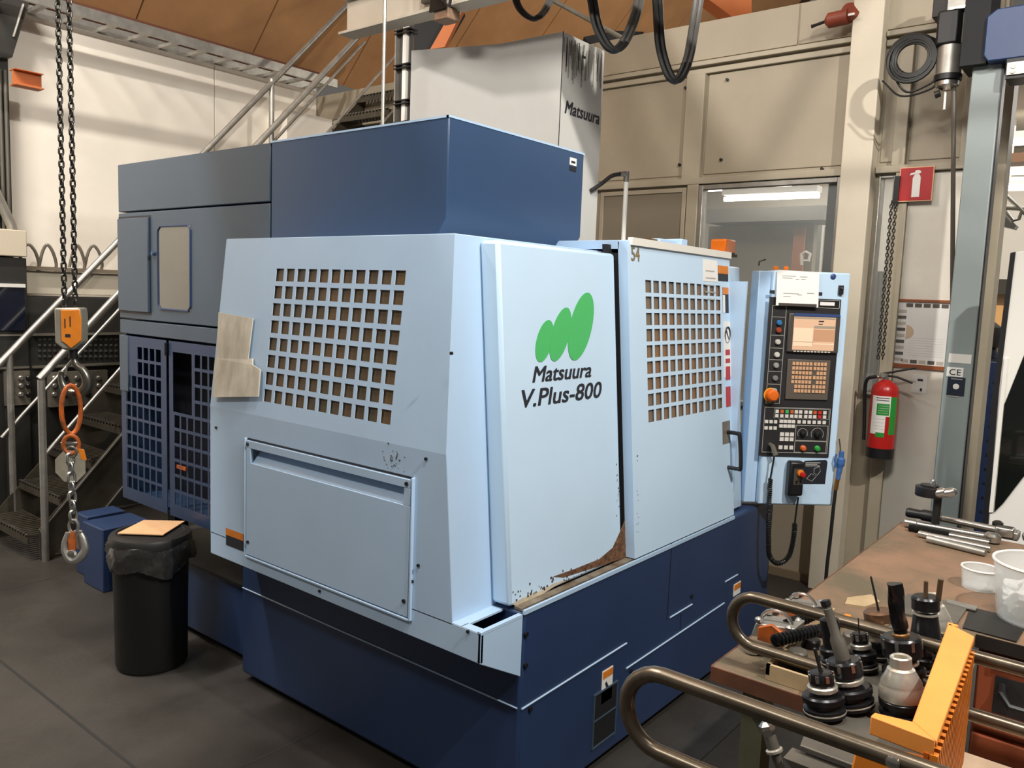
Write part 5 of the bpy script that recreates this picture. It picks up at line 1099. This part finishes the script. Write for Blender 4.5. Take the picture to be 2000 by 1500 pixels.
# ================================================================== RIGHT WALL THINGS
def PW(x, y, xx=4.99): return at(x, y, 'x', xx)
sg = thing('extinguisher_sign', 'square red sign with a white fire extinguisher symbol', 'sign', PW(1786, 362, 4.945))
a_, b_ = PW(1759, 328, 4.95), PW(1820, 392, 4.95)
sy0_, sy1_, sz0_, sz1_ = b_.y, a_.y, b_.z, a_.z
mk('sign_panel', MB().box(4.945, 4.95, sy0_, sy1_, sz0_, sz1_), mat('sign_edge', (226, 180, 140), .5), sg)
mk('red_field', MB().box(4.943, 4.945, sy0_+.005, sy1_-.005, sz0_+.005, sz1_-.005), M_sred, sg)
sw, sh = sy1_-sy0_, sz1_-sz0_
def SG(u, v_): return V((4.9415, sy1_-u*sw, sz0_+v_*sh))
mk('extinguisher_symbol', MB().prism([SG(*q_) for q_ in ((.40, .12), (.40, .68), (.44, .76), (.52, .80), (.60, .76), (.63, .68), (.63, .12))], (.0015, 0, 0)), M_white, sg)
mk('extinguisher_symbol', MB().prism([SG(*q_) for q_ in ((.30, .76), (.33, .82), (.45, .84), (.47, .90), (.58, .90), (.64, .84), (.60, .80), (.45, .78))], (.0015, 0, 0)), M_white, sg)
# poster
a_, b_ = PW(1755, 590, 4.98), PW(1846, 712, 4.98)
py0, py1, pz0, pz1 = .925, 1.21, 1.398, 1.748
ps = thing('wall_poster', 'white wall calendar with brown edges and rows of small prints', 'poster', (4.985, (py0+py1)/2, pz0))
mk('sheet', MB().box(4.984, 4.988, py0, py1, pz0, pz1), M_white, ps)
mk('edge_strip', MB().box(4.975, 4.988, py0, py1, pz1, pz1+.014).box(4.972, 4.988, py0, py1, pz0-.022, pz0), mat('strip_brown', (146, 80, 42), .6), ps)
random.seed(11); pm1, pm2 = MB(), MB()
for k in range(9): z_ = pz1-.045-k*.034; (pm1 if k % 2 else pm2).box(4.983, 4.984, py1-.055, py1-.012, z_-.018, z_)
for k in range(5): pm1.box(4.983, 4.984, py0+.02+k*.045, py0+.055+k*.045, pz1-.03, pz1-.008); (pm1 if k % 2 else pm2).box(4.983, 4.984, py0+.02+k*.045, py0+.055+k*.045, pz0+.006, pz0+.026)
mk('small_prints', pm1, mat('print_dark', (90, 84, 78), .6), ps, kind='stuff'); mk('small_prints', pm2, mat('print_light', (190, 182, 172), .6), ps, kind='stuff')
def disc(cy0, cz0, r_, a0, a1):
    return MB().prism([(4.9832, cy0+r_*math.cos(R(a0+(a1-a0)*i/14)), cz0+r_*math.sin(R(a0+(a1-a0)*i/14))) for i in range(15)]+[(4.9832, cy0, cz0)], (.0006, 0, 0))
mc_ = mat('print_pinktan', (206, 180, 152), .6)
mk('tan_disc', disc(py0, pz0+.03, .10, 90, 180).add([], []), mc_, ps); mk('tan_disc', disc(py0, pz1-.05, .06, 180, 90), mc_, ps); mk('tan_disc', disc(py1-.06, pz0+.18, .04, 90, 270), mc_, ps)
gl = MB()
for k in range(8): gl.box(4.9834, 4.984, py0+.03, py1-.08, pz0+.05+k*.014, pz0+.0508+k*.014)
mk('date_lines', gl, M_line, ps)
lone('note_sheet', MB().box(4.983, 4.988, PW(1812, 740).y, PW(1782, 740).y, PW(1797, 768).z, PW(1797, 732).z), M_white, 'small white notice under the calendar', 'notice')
lone('notice_print', MB().box(4.981, 4.983, PW(1803, 742).y, PW(1793, 742).y, PW(1797, 744).z, PW(1797, 740).z).box(4.981, 4.983, PW(1803, 742).y, PW(1799, 742).y, PW(1797, 764).z, PW(1797, 758).z), M_ink, 'dark print on the small white notice', 'print')
# fire extinguisher
ey, ex_ = 1.205, 4.875
zE0, zE1 = PW(1712, 893, ex_).z, PW(1712, 752, ex_).z
ex = thing('fire_extinguisher', 'red fire extinguisher with green and white label hanging on the wall', 'fire extinguisher', (ex_, ey, zE0))
rr_ = .072
mk('cylinder', MB().lathe([(rr_, zE0+.055), (rr_, zE1-.03), (rr_*.92, zE1-.005), (rr_*.7, zE1+.015), (rr_*.35, zE1+.03), (.02, zE1+.035)], (ex_, ey, 0), Z, 36), M_red, ex)
mk('foot', MB().lathe([(rr_*.9, zE0), (rr_*1.02, zE0+.005), (rr_*1.03, zE0+.06), (rr_*.98, zE0+.062)], (ex_, ey, 0), Z, 36), M_black, ex)
def wrap(a0, a1, z0, z1, m, nm, rr=rr_*1.008):
    vs = []; n_ = 14
    for i in range(n_+1):
        a_ = R(a0+(a1-a0)*i/n_)
        for r2 in (rr-.0006, rr):
            vs += [(ex_+r2*math.cos(a_), ey+r2*math.sin(a_), z0), (ex_+r2*math.cos(a_), ey+r2*math.sin(a_), z1)]
    fs = []
    for i in range(n_):
        b_ = 4*i; fs += [(b_, b_+1, b_+5, b_+4), (b_+2, b_+3, b_+7, b_+6), (b_+1, b_+3, b_+7, b_+5), (b_, b_+2, b_+6, b_+4)]
    fs += [(0, 1, 3, 2), (4*n_, 4*n_+1, 4*n_+3, 4*n_+2)]
    return mk(nm, MB().add(vs, fs), m, ex)
ZE = lambda f: zE0+.055+(zE1-zE0-.085)*f
wrap(140, 222, ZE(.27), ZE(.93), M_white, 'label'); wrap(158, 190, ZE(.27), ZE(.93), M_red, 'label_gap', rr_*1.01) if 0 else None
wrap(165, 218, ZE(.60), ZE(.80), M_sgreen, 'green_panel', rr_*1.014); wrap(222, 258, ZE(.27), ZE(.92), M_sgreen, 'green_panel', rr_*1.014)
wrap(168, 205, ZE(.22), ZE(.30), M_sgreen, 'green_panel', rr_*1.014); wrap(205, 222, ZE(.25), ZE(.58), M_red, 'red_panel', rr_*1.014)
for f in (.53, .47, .41, .36): wrap(160, 202, ZE(f), ZE(f)+.0015, M_line, 'label_line', rr_*1.016)
for f in (.89, .85): wrap(160, 215, ZE(f), ZE(f)+.004, M_ink, 'label_line', rr_*1.016)
for f in (.76, .72, .68, .64): wrap(172, 214, ZE(f), ZE(f)+.0012, M_white, 'label_line', rr_*1.018)
mk('valve', MB().cyl((ex_, ey, zE1+.03), (ex_, ey, zE1+.07), .014, n=12).cyl((ex_, ey, zE1+.05), (ex_-.02, ey+.045, zE1+.05), .010, n=10), M_steel, ex)
mk('lever', MB().tube([(ex_, ey+.03, zE1+.065), (ex_, ey-.02, zE1+.078), (ex_-.01, ey-.15, zE1+.115)], .006, 8).tube([(ex_, ey+.01, zE1+.06), (ex_-.01, ey-.06, zE1+.055), (ex_-.01, ey-.14, zE1+.03)], .006, 8), M_black, ex)
mk('discharge_hose', MB().tube(spline([(ex_-.02, ey+.05, zE1+.05), (ex_-.02, ey+.095, zE1+.03), (ex_-.01, ey+.105, zE1-.04), (ex_, ey+.098, zE1-.2), (ex_, ey+.092, zE1-.32)]), .010, 8), M_black, ex)
mk('pressure_gauge', MB().cyl((ex_-.01, ey+.02, zE1+.06), (ex_-.03, ey+.01, zE1+.06), .014, n=12), M_gal, ex)
mk('bracket', MB().box(ex_+.06, 4.99, ey-.02, ey+.02, zE0+.1, zE1), M_gal, ex)
# hook wire on the wall
lone('wire_hook', MB().tube(spline([PW(1798, 858), PW(1802, 871), PW(1812, 862), PW(1820, 842), PW(1829, 832), PW(1826, 850)]), .004, 6), M_dark, 'thin bent wire hook sticking out beside the grey post', 'hook')
# alarm horn
hp0 = at(1658, 30, 'x', 4.9)
ho = thing('alarm_horn', 'red alarm horn with a steel nozzle high on the partition wall', 'horn', hp0)
pA, pB, pC = at(1585, 52, 'x', 4.88), at(1612, 42, 'x', 4.88), at(1657, 32, 'x', 4.88)
mk('nozzle', MB().tube([pA, pA+(pB-pA)*.2, pB], [.012, .009, .009], 8), M_dark, ho)
mk('horn_body', MB().tube([pB, pB+(pC-pB)*.15, pC], [.018, .042, .042], 16), mat('horn_red', (128, 56, 36), .5), ho)
mk('horn_head', MB().lathe([(.05, -.02), (.054, 0), (.048, .03)], at(1660, 26, 'x', 4.9), (-.8, -.4, .3), 20), MATS['horn_red'], ho)
mk('white_band', MB().ob(at(1656, 31, 'x', 4.845), V((0, -.035, 0)), V((0, 0, .012)), V((.004, 0, 0))), M_wplas, ho)
# hoist motor, coil of cable near post
xm = 4.62
def PM(x, y): return at(x, y, 'x', xm)
mo = thing('hoist_motor', 'black and grey vertical drive unit above the grey green post', 'motor', PM(1860, 190))
def mbx(x0, y0, x1, y1, d0, d1, m, nm, bev=.004): a_, b_ = PM(x0, (y0+y1)/2), PM(x1, (y0+y1)/2); c_ = (x0+x1)/2; mk(nm, MB().box(xm+d0, xm+d1, b_.y, a_.y, PM(c_, y1).z, PM(c_, y0).z), m, mo, bevel=bev)
mbx(1826, -60, 1858, 34, -.02, .12, M_dark, 'gear_housing'); mbx(1856, -60, 1896, 22, -.04, .1, M_gal, 'cover_plate')
mbx(1858, 17, 1894, 22, -.045, -.04, M_steel, 'cover_lip', 0)
mbx(1834, 25, 1878, 92, -.06, .06, M_black, 'motor_body', .012); mbx(1880, 24, 1902, 85, -.02, .04, M_plate, 'side_plate')
cM = PM(1854, 120); 
mk('cylinder', MB().cyl((xm, cM.y, PM(1854, 92).z), (xm, cM.y, PM(1854, 150).z), .058, n=20), M_gal, mo)
mk('cylinder_band', MB().cyl((xm, cM.y, PM(1854, 147).z), (xm, cM.y, PM(1854, 158).z), .064, n=20), M_black, mo)
mk('brake_cap', MB().lathe([(.055, 0), (.055, .02), (.02, .04)], (xm, cM.y, PM(1854, 160).z), (0, 0, -1), 20), M_steel, mo)
mk('drop_pin', MB().cyl(PM(1848, 160), PM(1844, 214), .006, n=8), M_wplas, mo); mk('lug', MB().cyl(PM(1836, 182), PM(1826, 186), .018, n=10), M_dark, mo)
rr = random.Random(4); m_ = MB(); cc_ = PM(1783, 115)
for k in range(16):
    r_ = .082+.034*rr.random(); dx = -.02*rr.random(); oy, oz_ = rr.uniform(-.008, .008), rr.uniform(-.01, .01)
    m_.tube([cc_+V((dx, oy+r_*math.cos(R(a_*15))*1.0, oz_+r_*math.sin(R(a_*15)))) for a_ in range(24)],   .009, 6, closed=True)
m_.tube(spline([cc_+V((0, .10, -.05)), cc_+V((0, .02, -.16)), cc_+V((0, -.08, -.14)), PM(1836, 145), PM(1845, 118), PM(1862, 98)]), .006, 6)
m_.tube(spline([cc_+V((0, .14, -.09)), cc_+V((0, .04, -.18)), cc_+V((0, -.1, -.16)), PM(1832, 150)]), .005, 6)
m_.tube(spline([cc_+V((0, -.05, .11)), cc_+V((0, -.10, .08)), PM(1834, 72)]), .006, 6)
lone('cable_coil', m_, M_hose, 'coil of black cable hanging beside the drive unit', 'cable coil')
q0, q1 = PM(1866, 130), PM(1857, 560)
lone('drop_conduit', MB().tube([PM(1863, 158), PM(1862, 300), PM(1861, 440), PM(1860, 600)], .011, 8), mat('conduit_brown', (84, 76, 66), .5), 'thin dark conduit running down from the drive unit beside the grey green post', 'conduit')
# post
po = thing('crane_post', 'grey green square steel post with CE mark and black plate', 'post', (4.55, .79, 0))
px0, py0_, py1_ = 4.52, .725, .853
mk('shaft', MB().box(px0, 4.60, py0_, py1_, 0, 2.905), M_post, po, bevel=.006)
mk('side_channel', MB().box(px0+.004, 4.60, py0_-.006, py0_, 0, 2.9), M_black, po)
a_ = at(1853, 690, 'x', px0)
mk('pale_plate', MB().box(px0-.002, px0, .735, .835, a_.z-.045, a_.z), M_wplas, po)
pa = at(1853, 718, 'x', px0); text('ce_mark', 'CE', M_ink, po, V((px0-.001, .826, pa.z-.035)), -Y, Z, .052, .03, 0, .0, .002)
mk('mark_backing', MB().box(px0-.0015, px0, .765, .838, pa.z-.042, pa.z+.004), M_white, po)
b_ = at(1870, 773, 'x', px0)
mk('rating_plate', MB().box(px0-.003, px0, .752, .83, b_.z, pa.z-.045), mat('plate_navy', (26, 32, 50), .4), po)
zc_ = (b_.z+pa.z-.045)/2; mk('plate_disc', MB().cyl((px0-.006, .79, zc_+.0), (px0-.003, .79, zc_+.0), .014, n=16), M_wplas, po)
mk('plate_print', MB().box(px0-.004, px0-.003, .765, .815, zc_+.035, zc_+.039).box(px0-.004, px0-.003, .775, .822, zc_-.052, zc_-.047), M_line, po)
# blue crane arm
ba = thing('jib_crane_boom', 'dark blue crane arm reaching right from the post', 'crane', (4.5, .5, 2.9))
z0_, z1_ = at(1915, 122, 'x', 4.45).z, at(1915, 22, 'x', 4.45).z
mk('arm', MB().prism([(4.45, .80, z0_+.03), (4.45, .80, z1_-.03), (4.45, .76, z1_), (4.45, -.6, z1_), (4.45, -.6, z0_)]+[(4.45, .78, z0_)], (.3, 0, 0)), mat('arm_blue', (34, 58, 102), .35, var=.1, scale=3), ba, bevel=.006)
mk('mounting_head', MB().box(4.47, 4.7, .79, .90, z0_, z1_+.3), M_vdark, ba)
a_ = at(1965, 148, 'x', 4.44)
mk('rating_strip', MB().box(4.44, 4.45, -.1, a_.y, z0_-.075, z0_-.02), M_wplas, ba); mk('lower_channel', MB().box(4.45, 4.6, -.6, .70, z0_-.09, z0_), M_black, ba)
mk('strip_bolt', MB().cyl((4.435, a_.y-.025, z0_-.04), (4.44, a_.y-.025, z0_-.04), .009, n=10).cyl((4.435, a_.y-.025, z0_-.062), (4.44, a_.y-.025, z0_-.062), .009, n=10), M_gal, ba)
# chain in front of narrow window
wc = thing('pull_chain', 'thin steel pull chain hanging in front of the narrow window', 'chain', PW(1730, 700, 4.9))
ys_ = PW(1742, 440, 4.9).y
LM2 = chain(wc, (4.9, ys_+.012, 2.30), (4.9, ys_+.012, 1.42), M_chain, .75); chain(wc, (4.9, ys_-.012, 2.30), (4.9, ys_-.012, 1.42), M_chain, .75, phase=1)
mk('chain_guard', MB().box(4.93, 4.95, ys_-.012, ys_+.016, 2.28, 2.44), M_black, wc)
# ================================================================== ROOM BEHIND GLASS / OPENING
def FX(x, y, xx): return at(x, y, 'x', xx)
def fbox(nm, lab, cat, x0, y0, x1, y1, xx, dep, m, zfoot=None, **k):
    a_, b_ = FX(x0, (y0+y1)/2, xx), FX(x1, (y0+y1)/2, xx); c_ = (x0+x1)/2
    return lone(nm, MB().box(xx, xx+dep, b_.y, a_.y, FX(c_, y1, xx).z if zfoot is None else zfoot, FX(c_, y0, xx).z), m, lab, cat, **k)
fbox('machine_cabinet', 'large grey machine cabinet seen through the big window', 'cabinet', 1380, 440, 1585, 600, 7.6, .8, mat('far_grey', (150, 142, 124), .5, var=.12, scale=2), 0)
fbox('orange_curtain', 'narrow orange strip curtain behind the window glass', 'curtain', 1545, 444, 1567, 600, 7.5, .03, mat('far_orange', (188, 122, 80), .6), 0)
fbox('dark_door', 'tall dark panel behind the right part of the window', 'panel', 1608, 352, 1660, 640, 5.6, .05, mat('far_dark', (62, 58, 52), .6), 0)
fbox('far_duct', 'grey ceiling duct seen through the window above the cabinet', 'duct', 1380, 405, 1610, 432, 7.3, .5, mat('far_duct', (128, 126, 120), .5))
fbox('white_post', 'thin white post standing inside behind the window', 'post', 1592, 440, 1600, 600, 6.4, .05, M_wplas, 0)
sw_ = FX(1573, 505, 7.4); lone('wall_phone', MB().tube([sw_+V((0, .03, -.06)), sw_+V((0, .04, .04)), sw_+V((0, 0, .06)), sw_+V((0, -.04, .04)), sw_+V((0, -.03, -.02)), sw_+V((0, .01, -.02))], .014, 6), M_wplas, 'white hook shaped handset on the far grey cabinet', 'handset')
fbox('far_machine', 'pale round shouldered machine seen through the narrow window', 'machine', 1695, 530, 1760, 830, 6.6, .6, mat('far_pale', (176, 172, 164), .5), 0)
# items through the right opening
lt = thing('lathe', 'grey and cream machine with a bright orange lit window in the next room', 'machine', (6.9, FX(1945, 700, 6.7).y, 0))
def fpart(nm, x0, y0, x1, y1, xx, dep, m, zfoot=None):
    a_, b_ = FX(x0, (y0+y1)/2, xx), FX(x1, (y0+y1)/2, xx); c_ = (x0+x1)/2
    return mk(nm, MB().box(xx, xx+dep, b_.y, a_.y, FX(c_, y1, xx).z if zfoot is None else zfoot, FX(c_, y0, xx).z), m, lt)
fpart('head', 1900, 545, 1990, 574, 6.6, .4, mat('head_grey', (140, 136, 128), .5))
pa, pb = FX(1927, 562, 6.598), FX(1946, 561, 6.598)
text('head_lettering', 'KAAL', M_ink, lt, V((6.597, pa.y, pa.z)), -Y, Z, pa.y-pb.y, .035, 0, .006, .002)
fpart('lit_window', 1920, 596, 1965, 660, 6.62, .05, mat('lit_orange', (250, 190, 122), .5, emit=.55))
fpart('body', 1895, 574, 1995, 740, 6.68, .5, mat('far_cream', (176, 166, 148), .5), 0)
# person (head and shoulder in dark blue)
pp = FX(1922, 660, 6.2)
pr_ = thing('person', 'person in dark blue work clothes bending behind the partition, seen from behind', 'person', (6.35, pp.y, 0))
sk = MB(); me = bpy.data.meshes.new('body'); zt = FX(1922, 628, 6.2).z
jts = [((0, 0, .95), .15), ((-.02, 0, 1.15), .15), ((-.06, 0, 1.33), .16), ((-.12, 0, 1.42), .07), ((-.17, 0, 1.52), .10), ((-.05, .2, 1.36), .08), ((-.12, .26, 1.12), .055), ((-.2, .2, .95), .04), ((-.05, -.2, 1.36), .08), ((-.12, -.26, 1.12), .055), ((-.2, -.2, .95), .04), ((0, .1, .85), .1), ((0, .11, .48), .07), ((0, .12, .06), .05), ((0, -.1, .85), .1), ((0, -.11, .48), .07), ((0, -.12, .06), .05), ((-.12, .12, .03), .04), ((-.12, -.12, .03), .04)]
ed = [(0, 1), (1, 2), (2, 3), (3, 4), (2, 5), (5, 6), (6, 7), (2, 8), (8, 9), (9, 10), (0, 11), (11, 12), (12, 13), (0, 14), (14, 15), (15, 16), (13, 17), (16, 18)]
me.from_pydata([V(j[0]) for j in jts], ed, []); ob = bpy.data.objects.new('body', me); C.objects.link(ob)
sm_ = ob.modifiers.new('skin', 'SKIN'); sv = me.skin_vertices[0].data
for i, j in enumerate(jts): sv[i].radius = (j[1], j[1])
sv[0].use_root = True; ss = ob.modifiers.new('sub', 'SUBSURF'); ss.levels = 1; ss.render_levels = 2
ob.parent = pr_; me.materials.append(mat('cloth_navy', (30, 36, 52), .85)); me.shade_smooth() if me.polygons else None
mk('hair', MB().lathe([(.02, -.11), (.09, -.07), (.112, 0), (.10, .06), (.05, .1), (.01, .112)], (6.35-.17, pp.y, 1.55), Z, 20), mat('hair_dark', (34, 28, 24), .8), pr_)
# blue rack with tray and 93 label
rk = thing('storage_rack', 'dark blue perforated storage rack just beyond the partition end', 'rack', (5.6, .55, 0))
def RX(x, y): return FX(x, y, 5.45)
ay, by = RX(1938, 1000).y, RX(1908, 1000).y
mk('upright', MB().box(5.4, 5.46, ay-.0, by+.02, 0, 1.42), M_blue, rk, bevel=.003)
mh = MB()
for k in range(14): mh.cyl((5.395, (ay+by)/2+.01, .2+k*.085), (5.40, (ay+by)/2+.01, .2+k*.085), .008, n=8)
mk('rack_holes', mh, M_vdark, rk)
for z_ in (.45, .78, 1.22): mk('shelf', MB().box(5.46, 5.9, ay, 1.0, z_, z_+.04), M_blue, rk)
mk('back_sheet', MB().box(5.88, 5.89, ay, 1.0, 0.1, 1.4), M_vdark, rk)
q_ = RX(1898, 905); mk('number_card', MB().box(5.44, 5.446, q_.y-.045, q_.y+.03, q_.z-.04, q_.z+.045), M_white, rk)
text('number', '93', M_ink, rk, V((5.438, q_.y+.024, q_.z-.022)), -Y, Z, .05, .045, 0, .01, .001)
q_ = RX(1912, 860); lone('steel_tray', MB().box(5.5, 5.85, q_.y-.1, q_.y+.08, .822, .93).box(5.48, 5.52, q_.y-.1, q_.y+.08, .93, .935), M_gal, 'ribbed grey steel tray on the blue rack', 'tray')
# white/black machine door at the right edge
md = thing('machine_door', 'white machine door with a large black window at the right edge', 'machine door', (4.3, .25, 0))
xd = 4.2
def DX(x, y): return at(x, y, 'x', xd)
mk('door_frame', MB().prism([DX(1972, 495), DX(2100, 470), DX(2100, 1100), DX(1926, 1075)], (.06, 0, 0)), M_wplas, md, bevel=.004)
mk('black_edge', MB().prism([DX(1974, 494), DX(1984, 492), DX(1948, 790), DX(1926, 1072), DX(1916, 1068), DX(1936, 790)], (-.006, 0, 0)), M_black, md)
mk('black_window', MB().prism([DX(2060, 560), DX(1998, 700), DX(1962, 790), DX(1942, 1000), DX(1960, 982), DX(2000, 930), DX(2060, 880)], (-.006, 0, 0)), mat('window_black', (12, 16, 14), .2, coat=.5), md)
mk('door_strip', MB().prism([DX(1962, 700), DX(1970, 700), DX(1940, 1000), DX(1932, 1000)], (-.008, 0, 0)), M_wplas, md)
# round wall lamp rig beyond
q_ = FX(1975, 420, 6.4); lm_2 = thing('lamp_rig', 'chrome tube lamp rig under the ceiling of the next room', 'lamp rig', q_)
mk('tube_frame', MB().tube([FX(1945, 393, 6.4), FX(1962, 410, 6.4), FX(1978, 432, 6.4), FX(1990, 428, 6.4), FX(1998, 405, 6.4)], .012, 8).cyl(FX(1962, 378, 6.4), FX(2020, 432, 6.4), .016, n=8).cyl(FX(1955, 405, 6.4), FX(2020, 410, 6.4), .014, n=8), M_steel, lm_2)
mk('lamp_head', MB().prism([FX(1940, 412, 6.45), FX(1952, 405, 6.45), FX(1985, 440, 6.45), FX(1980, 447, 6.45), FX(1944, 438, 6.45)], (.12, 0, 0)), M_grey, lm_2)
lone('ceiling_joist', MB().box(7.0, 7.2, FX(2100, 310, 7.0).y, FX(1944, 310, 7.0).y, FX(1960, 318, 7).z, FX(1960, 300, 7).z), mat('joist_brown', (148, 112, 84), .6), 'brown ceiling joist between the tube lamps at the right edge', 'joist')

# steelwork out of view, added to cast shadow bands on cover and partition
lone('shadow_girder', MB().box(-2.5, 5.0, 3.83, 4.07, 4.56, 4.58).box(-2.5, 5.0, 3.94, 3.955, 4.58, 4.84).box(-2.5, 5.0, 3.83, 4.07, 4.84, 4.86), M_orbeam, 'unseen orange girder added overhead to cast a shadow band', 'girder')
tr2 = thing('shadow_truss', 'slender unseen orange truss added above the aisle for its wall shadows', 'truss', (3.0, .2, 3.6))
mk('chord', MB().box(2.98, 3.02, -1.6, 1.1, 3.60, 3.63).box(2.98, 3.02, -1.6, 1.1, 4.3, 4.34), M_orbeam, tr2)
for (a1, b1, a2, b2_) in ((.56, 4.3, .089, 3.62), (-.30, 4.3, .044, 3.62), (.70, 4.3, .307, 3.62), (-.40, 4.3, -.75, 3.62), (1.05, 4.3, .8, 3.62)):
    mk('diagonal', MB().ob((2.99, a1, b1), (.02, 0, 0), (0, .05, 0), (0, a2-a1, b2_-b1)), M_orbeam, tr2)

# chipped paint and scuffs along the edges of the guard and the logo panel
rc_ = random.Random(9); ch = MB()
def chip(p_, n_, sz):
    u_ = n_.orthogonal().normalized(); w_ = n_.cross(u_); k_ = rc_.randint(4, 6); a0 = rc_.random()*6
    ch.prism([p_+n_*.0006+(u_*math.cos(a0+6.283*i/k_)+w_*math.sin(a0+6.283*i/k_))*sz*(.5+rc_.random()*.6) for i in range(k_)], n_*.0004)
for i in range(34): chip(at(768+rc_.gauss(0, 14), 902+rc_.gauss(0, 22), 'x', 1.7265), V((-1, 0, 0)), .0022+.002*rc_.random())
for i in range(46):
    t_ = rc_.random(); chip(Lg(1000+215*t_, 1176-84*t_-rc_.random()**2*22), nT, .003+.004*rc_.random())
for i in range(16): chip(Lg(1203+rc_.random()*6, 900+rc_.random()*120), nT, .002+.002*rc_.random())
for i in range(14): chip(D(1243+rc_.random()*4, 860+rc_.random()*200), nT, .0025)
mk('paint_chips', ch, mat('chip_brown', (74, 60, 48), .8), enc, kind='stuff', label='small dark paint chips along the lower edges')
